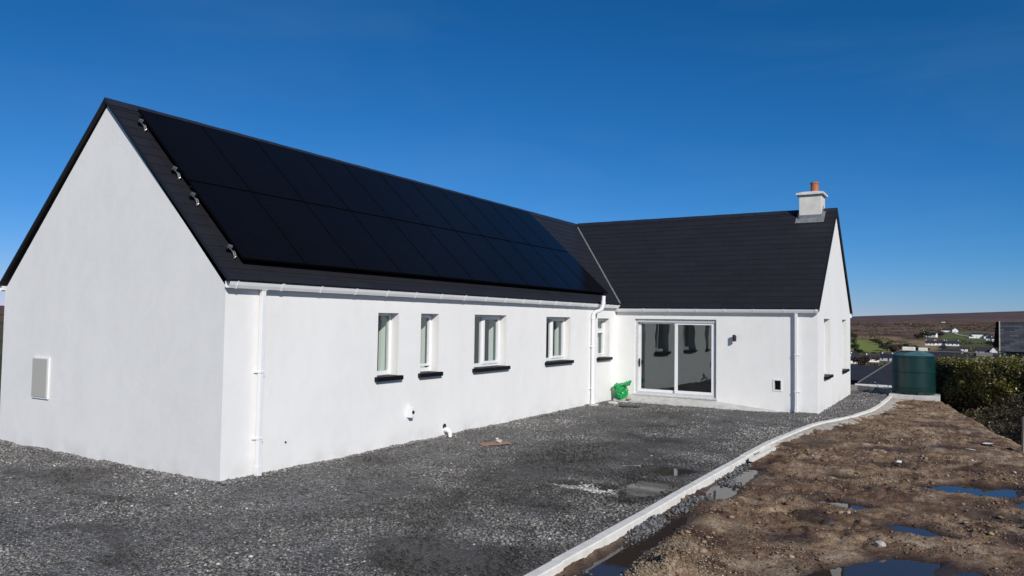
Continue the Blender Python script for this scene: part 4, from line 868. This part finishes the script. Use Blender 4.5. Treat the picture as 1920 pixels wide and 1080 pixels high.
# low brambles on the bank between mud and hedge
bt = thing('bramble_thicket', (10.2, 17.5, -.6), 'low dark brown bramble thicket on the bank below the green hedge', 'brambles')
N = 52000; x = RNG.uniform(8.2, 16, N); y = RNG.uniform(9.5, 21.6, N); ex = np.interp(y, [0, 9, 13.1, 16.8, 21.5], [12.0, 10.9, 9.95, 9.2, 8.5]); dd_ = x - ex; k = (dd_ > .05) & (y < np.interp(x, [8.1, 8.5, 9.4, 11, 13.5, 17.5], [22.4, 21.5, 20.8, 20.1, 19.1, 17.9])); x, y, dd_ = x[k], y[k], dd_[k]
topz = -.45 + .80 * smooth01(dd_ / 2.2) + .26 * fbm(x, y, 1.1, 3, 251) + .14 * fbm(x, y, 3.5, 2, 253); z = topz - RNG.exponential(.12, len(x)); t = np.clip(.45 + .6 * fbm(x, y, 1.5, 3, 257) + .3 * (RNG.random(len(x)) - .5), 0, 1)[:, None]
C = np.array([[.050, .034, .020]]) * (1 - t) + np.array([[.060, .066, .022]]) * t; k = RNG.random(len(x)) < .25; C[k] = np.array([.13, .085, .05]) * RNG.uniform(.4, 1.2, (k.sum(), 1)); leaves('foliage', x, y, np.maximum(z, -.9), RNG.uniform(.025, .055, len(x)), C, M['leaf'], bt)
gx, gy, F = grid(np.arange(8.3, 18, .25), np.arange(9, 22, .25)); ex = np.interp(gy, [0, 9, 13.1, 16.8, 21.5], [12.0, 10.9, 9.95, 9.2, 8.5]); gd = gx - ex
gz = -.72 + .80 * smooth01(gd / 2.2) + .26 * fbm(gx, gy, 1.1, 3, 251); gz = np.where(gd < .1, -1.2, gz); k = ((gy < np.interp(gx, [8.1, 8.5, 9.4, 11, 13.5, 17.5], [22.4, 21.5, 20.8, 20.1, 19.1, 17.9])))[F].all(1); fast_mesh('dark_core', np.c_[gx, gy, gz], F[k], M['hedgecore'], bt)  # same kind of solid dark core, added under the bramble leaves

# ================================================================== TERRAIN
PD = [0, 24, 29, 33, 60, 100, 200, 300, 450, 600, 800, 1000, 1300, 1600, 2200, 3000, 4500, 6000, 7500]
PZ = [-.62, -.62, -1.6, -2.9, -7, -12, -20, -23, -26, -26, -24, -19, -12, -7, 5, 13, 40, 75, 112]
def terr(x, y, full=False):
    dx, dy = x - CAM[0], y - CAM[1]; d = np.hypot(dx, dy); a = np.arctan2(dx, dy); d2 = np.hypot(x - 4.0, y - 6.0)
    dd = np.where(d < 60, np.maximum(d2 - 0, 0) * 1.0 + 5 * smooth01((d2 - 20) / 20), d)
    dd = np.where(d < 60, np.minimum(d, np.maximum(d2 + 6, 0)), d)
    z = np.interp(dd, PD, PZ); amp = np.clip(.72 + (a + .108) * 3.0, .55, 1.25); w = smooth01((d - 1500) / 1500); z = np.where(z > 0, z * (1 - w + w * amp), z)
    z = z + smooth01((d - 120) / 300) * (1.5 * fbm(x, y, 1 / 180., 3, 301)) + smooth01((d - 1500) / 2000) * 9 * fbm(x, y, 1 / 900., 4, 303)
    return (z, d, a) if full else z
az = np.concatenate([np.radians(np.arange(-180, -8, 4.0)), np.arange(-.1396, .0873, .0011), np.radians(np.arange(5.2, 181, 4.0))]); az[0] = -math.pi; az = np.append(az[az < math.pi - .01], math.pi)
rd = np.concatenate([[.01, 12, 20, 24, 26, 28, 30, 32, 34, 38], np.geomspace(42, 7500, 230)])
A, R_ = np.meshgrid(az, rd); x = (CAM[0] + R_ * np.sin(A)).ravel(); y = (CAM[1] + R_ * np.cos(A)).ravel(); z, d, a = terr(x, y, True)
idx = np.arange(len(x)).reshape(len(rd), len(az)); F = np.stack([idx[:-1, :-1], idx[:-1, 1:], idx[1:, 1:], idx[1:, :-1]], -1).reshape(-1, 4)[:, ::-1]
def blend(C, col, w): return C * (1 - w[:, None]) + np.array([col]) * w[:, None]
n1 = fbm(x, y, 1 / 60., 4, 401); n2 = fbm(a * 14, np.log(d + 1) * 22, 1.0, 4, 403); n3 = fbm(x, y, 1 / 14., 3, 405); n4 = fbm(a * 60, np.log(d + 1) * 60, 1.0, 3, 409)
C = np.zeros((len(x), 3)) + np.array([.070, .072, .030]); C = blend(C, (.13, .105, .055), smooth01(n3 * .8 + .4))
C = blend(C, (.045, .045, .022), smooth01((n1 + .1) * 2) * .75)
moor = smooth01((d - 1050 + 150 * n1) / 250); mo = np.array([[.075, .042, .034]]) * (1 - smooth01(n2 * 1.6 + .5))[:, None] + np.array([[.155, .092, .066]]) * smooth01(n2 * 1.6 + .5)[:, None]
C = C * (1 - moor[:, None]) + mo * moor[:, None]; C = blend(C, (.22, .15, .085), moor * smooth01((n4 - .12) * 3) * .6); C = blend(C, (.022, .018, .014), moor * smooth01((-n4 - .25) * 3) * .7)
far = smooth01((d - 3300) / 1500); C = blend(C, (.125, .085, .085), far * .7); C = blend(C, (.055, .05, .055), far * smooth01(n2 * 2) * .6)
wa, wd_ = a + .004 * n4, np.log(d) + .03 * n1
C = blend(C, (.19, .22, .055), smooth01((.028 - np.abs(wa + .098)) / .006) * smooth01((wd_ - math.log(800)) / .03) * smooth01((math.log(1080) - wd_) / .04))
C = blend(C, (.32, .22, .125), smooth01((.034 - np.abs(wa + .048)) / .012) * smooth01((wd_ - math.log(720)) / .05) * smooth01((math.log(1120) - wd_) / .05) * np.clip(.55 + 1.2 * n4, 0, 1))
C = blend(C, (.30, .20, .11), smooth01((.03 - np.abs(wa + .085)) / .01) * smooth01((wd_ - math.log(1080)) / .03) * smooth01((math.log(1250) - wd_) / .05) * .8)
C = blend(C, (.105, .135, .045), smooth01((.026 - np.abs(wa - .006)) / .008) * smooth01((wd_ - math.log(960)) / .04) * smooth01((math.log(1620) - wd_) / .04) * np.clip(.8 + n4, 0, 1))
tag(fast_mesh('hills', np.c_[x, y, z], F, M['terrain'], attrs={'col': C}, smooth=True), kind='structure')

def gp(az_, d_):
    x_ = CAM[0] + d_ * math.sin(az_); y_ = CAM[1] + d_ * math.cos(az_); return x_, y_, float(terr(np.array([x_]), np.array([y_]))[0])
def cottage(az_, d_, w, dep, h, rh, rot, label, wm='farwhite', rm='slate_far', wins=3, chim=1, gable=False, group='houses scattered in the valley', cat='house'):
    x0, y0, z0 = gp(az_, d_); t = thing('house', (x0, y0, z0), label, cat, group)
    ca, sa = math.cos(rot), math.sin(rot); T = lambda a, b, c: (x0 + a * ca - b * sa, y0 + a * sa + b * ca, z0 + c)
    mb = MB(); mb.prism([T(-w / 2, -dep / 2, -2), T(w / 2, -dep / 2, -2), T(w / 2, dep / 2, -2), T(-w / 2, dep / 2, -2)], (0, 0, h + 2))
    if gable: mb.prism([T(-w / 2, -dep / 2, h), T(w / 2, -dep / 2, h), T(0, -dep / 2, h + rh)], tuple(Vector(T(0, dep, 0)) - Vector(T(0, 0, 0))))
    else: mb.prism([T(-w / 2, -dep / 2, h), T(-w / 2, dep / 2, h), T(-w / 2, 0, h + rh)], tuple(Vector(T(w, 0, 0)) - Vector(T(0, 0, 0))))
    mb.build('wall', M[wm], t)
    mb = MB(); e_ = .3
    if gable:
        for s_ in (1, -1): mb.prism([T(0, -dep / 2 - .1, h + rh + .05), T(s_ * (w / 2 + e_), -dep / 2 - .1, h - e_ * rh / (w / 2)), T(s_ * (w / 2 + e_), dep / 2 + .1, h - e_ * rh / (w / 2)), T(0, dep / 2 + .1, h + rh + .05)], (0, 0, .18))
    else:
        for s_ in (1, -1): mb.prism([T(-w / 2 - .1, 0, h + rh + .05), T(-w / 2 - .1, s_ * (dep / 2 + e_), h - e_ * rh / (dep / 2)), T(w / 2 + .1, s_ * (dep / 2 + e_), h - e_ * rh / (dep / 2)), T(w / 2 + .1, 0, h + rh + .05)], (0, 0, .18))
    rf = mb.build('roof', M[rm], t)
    for i in range(chim):
        cx = (-w / 2 + .8) if i == 0 else (w / 2 - .8)
        if gable: cx = 0
        MB().prism([T(cx - .35, -.35, h + rh - .5), T(cx + .35, -.35, h + rh - .5), T(cx + .35, .35, h + rh - .5), T(cx - .35, .35, h + rh - .5)], (0, 0, 1.5)).build('chimney', M[wm], rf)
    for i in range(wins):
        cx = -w / 2 + w * (i + .5) / wins; MB().prism([T(cx - .5, -dep / 2 - .06, 1.0), T(cx + .5, -dep / 2 - .06, 1.0), T(cx + .5, -dep / 2 - .06, 2.1), T(cx - .5, -dep / 2 - .06, 2.1)], tuple(Vector(T(0, .05, 0)) - Vector(T(0, 0, 0)))).build('window', M['farglass'], t)
    return t
cottage(-.0105, 1560, 22, 9, 3.0, 3.2, .1, 'long white bungalow highest on the hill at the top of the pale track')
cottage(-.0035, 1552, 9, 7, 4.2, 3.0, .1, 'white gabled house front at right end of the hilltop bungalow', gable=True, wins=1, chim=0)
cottage(-.0269, 1230, 13, 8, 3.4, 3.0, -.3, 'white house with pale grey roof among dark trees below the hilltop', chim=1)
cottage(-.0285, 985, 10, 7, 2.6, 3.0, .05, 'leftmost white cottage of the row in the valley', chim=2)
cottage(-.0185, 990, 10, 7, 2.6, 3.0, .05, 'middle white cottage of the row in the valley', chim=2, wins=2)
cottage(-.0125, 1000, 6, 5, 2.3, 2.0, .05, 'smallest white outhouse between the row cottages', chim=0, wins=1)
cottage(-.0060, 985, 13, 7, 2.6, 3.0, .0, 'right end white cottage of the row, beside the green slope', chim=2)
cottage(.0205, 1240, 20, 10, 5.2, 1.6, .1, 'large two-storey white house at the foot of the pale track', wins=5, chim=0)
cottage(.0285, 1235, 10, 8, 3.0, 2.0, .1, 'low white wing right of the large two-storey house', wins=2, chim=0)
cottage(.0122, 1235, 5, 5, 2.6, 1.6, .1, 'small white garage left of the large two-storey house', wins=1, chim=0)
cottage(.0258, 840, 16, 8, 2.5, 3.8, .0, 'long black-roofed bungalow with skylights at its white gable end', wins=3, chim=0)
cottage(.0335, 830, 6.5, 9, 2.6, 4.0, .0, 'white gable wall at the right end of the black-roofed bungalow', gable=True, wins=0, chim=0)
cottage(.0345, 1120, 7, 6, 3.0, 2.2, .3, 'white cottage partly hidden by the slate outbuilding roof', chim=1, wins=1)
cottage(-.0091, 765, 15, 8, 2.6, 3.4, .0, 'grey house with dark roof nearest the black roof behind the hedge', wm='fargrey', chim=1, wins=3)
cottage(-.1095, 640, 6, 7, 3.0, 2.2, .3, 'white cottage end just right of the bungalow wall, upper one', chim=1, wins=1)
cottage(-.1060, 590, 11, 7, 2.6, 2.8, .2, 'low grey-roofed cottage just right of the bungalow wall, lower one', chim=1, wins=2)
cottage(-.0735, 640, 9, 7, 2.6, 2.8, -.3, 'white cottage with tall chimney left of the oil tank lid', chim=2, wins=2)

cottage(.0300, 1150, 7, 6, 2.8, 2.4, -.2, 'small white cottage above the black-roofed bungalow with the gable end', chim=1, wins=1)
cottage(-.0330, 1420, 8, 6, 2.8, 2.2, .2, 'tiny white cottage at the left of the tree clump below the hilltop', chim=1, wins=1)
cottage(.0050, 880, 6, 5, 2.4, 2.0, .2, 'tiny white shed on the green slope left of the black-roofed bungalow', chim=0, wins=1)
cottage(-.0150, 3300, 13, 8, 3, 3, .1, 'faint white farmhouse far away on the brown moor', chim=0, wins=1)
cottage(-.0900, 620, 9, 6, 2.6, 2.6, .2, 'dark-roofed white cottage among the pines behind the grey bungalow', chim=1, wins=2)
def far_tree(az_, d_, h, w, label, n=700, dark=(.016, .024, .010), light=(.050, .062, .022), conifer=False, group='trees in the valley'):
    x0, y0, z0 = gp(az_, d_); t = thing('tree', (x0, y0, z0), label, 'tree', group); MB().tube([(x0, y0, z0 - 1), (x0 + .1, y0, z0 + h * .45), (x0, y0, z0 + h * .8)], [w * .06, w * .04, w * .015], 7).build('trunk', M['trunk'], t)
    nc = 9; cc = RNG.normal(size=(nc, 3)) * [w * .26, w * .26, h * .16] + [0, 0, h * .58]; ci = RNG.integers(0, nc, n); P = RNG.normal(size=(n, 3)); P /= np.linalg.norm(P, axis=1)[:, None]; P = P * (RNG.random((n, 1)) ** .4) * [w * .24, w * .24, h * .2] + cc[ci]
    if conifer: tt = RNG.random(n); an = RNG.uniform(0, 6.28, n); rr = (1 - tt) * w * .5 * RNG.uniform(.5, 1, n) * (1 + .25 * np.sin(tt * 40)); P = np.stack([np.cos(an) * rr, np.sin(an) * rr, .1 * h + tt * h * .9], -1)
    P[:, 2] = np.maximum(P[:, 2], .1); q = np.clip(RNG.random(n) * .6 + .4 * (ci % 3) / 2, 0, 1)[:, None]; C = np.array([dark]) * (1 - q) + np.array([light]) * q
    leaves('crown', P[:, 0] + x0, P[:, 1] + y0, P[:, 2] + z0, RNG.uniform(.035, .08, n) * w, C, M['farleaf'], t); return t
TR = [(-.0362, 1180, 9, 12, 'dark round tree left of the white house with pale grey roof'), (-.0405, 1160, 7, 10, 'smaller dark tree at the left end of the tree clump below the hilltop'), (-.0310, 1190, 10, 11, 'tallest dark tree of the clump below the hilltop'), (-.0182, 1250, 8, 11, 'brownish round tree right of the white house with pale grey roof'),
      (-.0880, 1000, 5, 11, 'leftmost bush of the dark hedgerow above the green field'), (-.0820, 960, 5, 10, 'second bush of the dark hedgerow above the green field'), (-.0770, 900, 5, 10, 'lowest bush of the hedgerow right of the green field'), (-.0735, 840, 8, 12, 'dark tree at the lower right corner of the green field'), (-.0670, 800, 8, 14, 'broad dark tree above the oil tank lid'),
      (-.0985, 560, 8, 12, 'broad dark tree left of the pines below the green field'), (-.1090, 800, 12, 9, 'tall dark tree against the white gable wall edge'), (-.1100, 1000, 12, 10, 'upper dark tree against the white gable wall edge'), (-.1040, 740, 5, 10, 'low bush at the lower left corner of the green field'),
      (.0010, 700, 5, 12, 'brown bush behind the black roof, left one'), (.0180, 690, 5, 14, 'brown bush behind the black roof, middle one'), (.0330, 700, 6, 14, 'brown bush behind the black roof, beside slate outbuilding'), (.0330, 1010, 5, 10, 'dark shrub beside the white gable of the black-roofed bungalow'), (-.0500, 900, 4, 12, 'dark gorse bush on the tan slope, left one'), (-.0380, 860, 4, 13, 'dark gorse bush on the tan slope, right one'), (-.0140, 880, 5, 9, 'reddish bush in front of the row cottages'),
      (.0380, 940, 8, 10, 'dark tree just left of the slate outbuilding')]
for i, (a_, d_, h_, w_, lb) in enumerate(TR):
    br_ = 'br' in lb.split()[0] or 'reddish' in lb; far_tree(a_, d_, h_, w_, lb, 900, light=(.075, .05, .03) if br_ else (.042, .052, .020), dark=(.03, .02, .014) if br_ else (.014, .020, .009))
for a_, d_, h_, w_, lb in [(-.0960, 105, 6.6, 4.6, 'bushy green pine behind the grey bungalow, left one'), (-.0880, 100, 7.2, 5.2, 'bushy green pine behind the grey bungalow, tallest one'), (-.0800, 108, 6.2, 5.2, 'bushy green pine behind the grey bungalow, beside the oil tank'), (-.1040, 112, 5.6, 4.0, 'small pine nearest the white gable wall')]:
    far_tree(a_, d_, h_, w_, lb, 3500, dark=(.020, .028, .014), light=(.070, .085, .030), group='pines behind the grey bungalow')
N = 3600; aa = RNG.uniform(-.13, .085, N); dd = np.exp(RNG.uniform(math.log(330), math.log(2600), N)); X = CAM[0] + dd * np.sin(aa); Y = CAM[1] + dd * np.cos(aa)
k = (fbm(aa * 90, np.log(dd) * 40, 1.0, 3, 601) > .20) & ~((np.abs(aa + .015) < .022) & (dd > 880) & (dd < 1010)) & ~((np.abs(aa - .028) < .015) & (dd > 700) & (dd < 870)) & ~((np.abs(aa + .098) < .026) & (dd > 800) & (dd < 1050)) & ~((np.abs(aa - .006) < .02) & (dd > 1150) & (dd < 1600) & (RNG.random(N) < .85)); X, Y, dd = X[k], Y[k], dd[k]; Z = terr(X, Y); m_ = 14
w_ = np.repeat(RNG.uniform(1.2, 3.2, len(X)), m_) * (.6 + np.repeat(dd, m_) / 1500.); X = np.repeat(X, m_) + RNG.normal(0, 1, len(X) * m_) * w_ * 1.6; Y = np.repeat(Y, m_) + RNG.normal(0, 1, len(Y) * m_) * w_; Z = np.repeat(Z, m_) + np.abs(RNG.normal(0, .28, len(Z) * m_)) * w_
t = RNG.random((len(X) // m_, 1)).repeat(m_, 0); C = np.array([[.035, .036, .018]]) * (1 - t) + np.array([[.13, .095, .055]]) * t
tag(leaves('scrub', X, Y, Z, w_ * .42, C, M['farleaf']), 'dark gorse and heather scrub dotted over the far moorland', 'scrub', kind='stuff')
# pale track up the hill
pt = [(-.0008, 1600), (-.0030, 1480), (-.0015, 1400), (.004, 1330), (.010, 1290), (.016, 1270)]; mb = MB(); pr = None
for a_, d_ in [(np.interp(t, range(6), [p[0] for p in pt]), np.interp(t, range(6), [p[1] for p in pt])) for t in np.linspace(0, 5, 40)]:
    x_, y_, z_ = gp(float(a_), float(d_)); c = ((x_ - 2.2, y_ - 4, z_ + .5), (x_ + 2.2, y_ + 4, z_ + .5))
    if pr: mb.q([pr[0], pr[1], c[1], c[0]])
    pr = c
tag(mb.build('track', M['track'], None, fix=False), kind='structure')

# ---- neighbouring bungalow just below
nb = thing('neighbour_bungalow', (7, 36, -3), 'grey neighbouring bungalow with dark hipped roof and white porch gutter', 'house'); ze = -.50; zr = 1.0
mb = MB(); mb.box((4.95, 33.3, -3.6), (16.5, 41, ze + .02)); mb.box((1.0, 35.6, -3.6), (4.94, 40, -.45)); mb.build('wall', M['fargrey'], nb)
mb = MB(); a0, a1, a2, a3 = (4.6, 33, ze), (17, 33, ze), (17, 41.2, ze), (4.6, 41.2, ze); r0, r1 = (6.6, 37.1, zr), (15, 37.1, zr)
for f in ([a0, a1, r1, r0], [a1, a2, r1], [a2, a3, r0, r1], [a3, a0, r0]): mb.q(f)
mb.q([(.8, 35.2, -.50), (6.2, 35.2, -.50), (6.2, 37.6, .16), (.8, 37.6, .16)]); mb.q([(.8, 40, -.50), (6.2, 40, -.50), (6.2, 37.6, .16), (.8, 37.6, .16)]); rf = mb.build('roof', M['slate_far'], nb, fix=False)
MB().tube([(4.6, 33, ze + .03), (6.6, 37.1, zr + .04), (15, 37.1, zr + .04)], .035, 8).build('ridge_tile', M['slate_edge'], rf)
MB().box((9.6, 36.8, zr - .4), (10.3, 37.4, zr + .05)).build('chimney', M['fargrey'], rf)
mb = MB(); mb.box((4.5, 32.92, ze - .11), (17, 33.04, ze - .01)); mb.build('gutter', M['upvc'], nb)
for xx in (5.25, 7.1, 10): 
    MB().box((xx, 32.95, -3.2), (xx + .10, 33.05, ze - .12)).build('porch_post', M['upvc'], nb)
for xx in (2.0, 3.3): MB().box((xx, 35.54, -1.9), (xx + .8, 35.59, -.8)).build('window', M['farglass'], nb)
for xx in (6.0, 8.2): MB().box((xx, 33.24, -2.0), (xx + 1.2, 33.29, -.95)).build('window', M['farglass'], nb)
mb = MB().tube([(6.35, 31.0, -1.15 - 1.5), (6.35, 31.0, -.42)], .05, 10); tag(mb.build('marker_post', M['upvc'], None), 'short white post standing in front of the grey bungalow', 'post')
# garden plants before it
def shrub(x0, y0, z0, w, h, n, label, dark, light):
    t = thing('shrub', (x0, y0, z0), label, 'shrub', 'garden shrubs before the grey bungalow'); P = RNG.normal(size=(n, 3)) * [w * .3, w * .3, h * .25] + [0, 0, h * .5]; q = RNG.random((n, 1)); C = np.array([dark]) * (1 - q) + np.array([light]) * q
    leaves('foliage', P[:, 0] + x0, P[:, 1] + y0, np.maximum(P[:, 2], 0) + z0, RNG.uniform(.03, .07, n), C, M['farleaf'], t); MB().tube([(x0, y0, z0 - .3), (x0, y0, z0 + h * .6)], [.03, .01], 6).build('stem', M['trunk'], t)
for x0, lb, lc in [(5.6, 'pale shrub at the left end of the low wall', (.35, .33, .28)), (6.0, 'russet shrub just behind the low wall, second from left', (.18, .09, .05)), (6.45, 'russet shrub behind the low wall beside the white post', (.20, .10, .06)), (6.9, 'reddish shrub behind the low wall nearest the tank', (.22, .12, .08))]:
    shrub(x0, 29.5 + random.random(), -1.75, .8, 1.25, 420, lb, (.06, .04, .02), lc)

# ---- slate outbuilding beyond hedge
ob = thing('outbuilding', (13, 27, -1), 'stone outbuilding with mottled grey slate roof above the hedge', 'outbuilding')
MB().box((10.35, 25.35, -2.2), (17.6, 30.4, 1.42)).build('wall', M['fargrey'], ob)
mb = MB(); roof_plane(mb, (10.24, 27.9, 2.56), (18, 27.9, 2.56), (10.12, 25.0, 1.47), (18, 25.0, 1.47), 16); roof_plane(mb, (10.12, 27.9, 2.56), (18, 27.9, 2.56), (10.12, 30.8, 1.47), (18, 30.8, 1.47), 16)
rf = mb.build('roof', M['slate_old'], ob, fix=False)
mb = MB(); mb.prism([(10.22, 27.9, 2.58), (10.10, 25.0, 1.49), (10.10, 25.0, 1.42), (10.22, 27.9, 2.50)], (.035, 0, 0)); mb.build('verge', M['haunch'], rf)
MB().prism([(10.46, 25.4, 1.4), (10.46, 30.4, 1.4), (10.46, 27.9, 2.45)], (.2, 0, 0)).build('gable', M['fargrey'], ob)

# ================================================================== SKY, SUN, CAMERA
SAZ = math.radians(38); SEL = math.radians(30)
sv = Vector((math.cos(SAZ) * math.cos(SEL), -math.sin(SAZ) * math.cos(SEL), math.sin(SEL)))
sun = bpy.data.lights.new('sun', 'SUN'); sun.energy = 4.15; sun.angle = math.radians(.53); sun.color = (1, .955, .885)
so = bpy.data.objects.new('sun', sun); COL.objects.link(so); so.rotation_euler = sv.to_track_quat('Z', 'Y').to_euler(); so.location = (20, -10, 20)
w = bpy.data.worlds.new('World'); SC.world = w; w.use_nodes = True; nt = w.node_tree; N = nt.nodes.new; lk = nt.links.new; bg = nt.nodes['Background']
sky = N('ShaderNodeTexSky'); sky.sky_type = 'NISHITA'; sky.sun_disc = False; sky.sun_elevation = SEL; sky.sun_rotation = math.atan2(sv.x, sv.y); sky.altitude = 1200; sky.air_density = 1.0; sky.dust_density = 0.0; sky.ozone_density = 4.0
hs = N('ShaderNodeHueSaturation'); hs.inputs['Saturation'].default_value = 1.0; hs.inputs['Hue'].default_value = .5
sr_ = N('ShaderNodeSeparateColor'); cb_ = N('ShaderNodeCombineColor'); lk(sky.outputs[0], sr_.inputs[0])
for i_, (p_, c_) in enumerate([(1.85, .56), (1.04, .54), (1.05, .85)]):      # deeper, more saturated blue like the clear sky after rain
    a_ = N('ShaderNodeMath'); a_.operation = 'MULTIPLY'; a_.inputs[1].default_value = .1; b_ = N('ShaderNodeMath'); b_.operation = 'POWER'; b_.inputs[1].default_value = p_; c2_ = N('ShaderNodeMath'); c2_.operation = 'MULTIPLY'; c2_.inputs[1].default_value = c_ * 10
    lk(sr_.outputs[i_], a_.inputs[0]); lk(a_.outputs[0], b_.inputs[0]); lk(b_.outputs[0], c2_.inputs[0]); lk(c2_.outputs[0], cb_.inputs[i_])
lk(cb_.outputs[0], hs.inputs['Color'])
tc = N('ShaderNodeTexCoord'); mp = N('ShaderNodeMapping'); mp.inputs['Scale'].default_value = (1.2, 1.2, 5); mp.inputs['Rotation'].default_value = (0, .25, 0); n = N('ShaderNodeTexNoise'); n.inputs['Scale'].default_value = 2.2; n.inputs['Detail'].default_value = 7; n.inputs['Distortion'].default_value = .5
lk(tc.outputs['Generated'], mp.inputs['Vector']); lk(mp.outputs['Vector'], n.inputs['Vector'])
rp = N('ShaderNodeValToRGB'); rp.color_ramp.elements[0].position = .45; rp.color_ramp.elements[1].position = .85; lk(n.outputs['Fac'], rp.inputs['Fac'])
ml = N('ShaderNodeMath'); ml.operation = 'MULTIPLY'; ml.inputs[1].default_value = .10; lk(rp.outputs['Color'], ml.inputs[0])
mx = N('ShaderNodeMixRGB'); mx.inputs[2].default_value = (2.2, 3.6, 5.4, 1); lk(ml.outputs[0], mx.inputs[0]); lk(hs.outputs[0], mx.inputs[1]); lk(mx.outputs[0], bg.inputs['Color']); bg.inputs['Strength'].default_value = .10

cam = bpy.data.cameras.new('camera'); co = bpy.data.objects.new('camera', cam); COL.objects.link(co); SC.camera = co
fw = Vector((math.sin(YAW) * math.cos(PITCH), math.cos(YAW) * math.cos(PITCH), math.sin(PITCH))); rt = Vector((math.cos(YAW), -math.sin(YAW), 0)); up = rt.cross(fw)
cr, sr = math.cos(ROLL), math.sin(ROLL); rt2 = rt * cr + up * sr; up2 = up * cr - rt * sr
mtx = Matrix((rt2, up2, -fw)).transposed().to_4x4(); mtx.translation = Vector(CAM); co.matrix_world = mtx
cam.sensor_width = 36; cam.lens = FPX / 1920 * 36; cam.clip_start = .1; cam.clip_end = 20000
SC.view_settings.view_transform = 'Standard'; SC.view_settings.look = 'None'; SC.view_settings.exposure = 0.0; SC.view_settings.gamma = 1; SC.view_settings.use_curve_mapping = False
SC.render.resolution_x = 1024; SC.render.resolution_y = 576
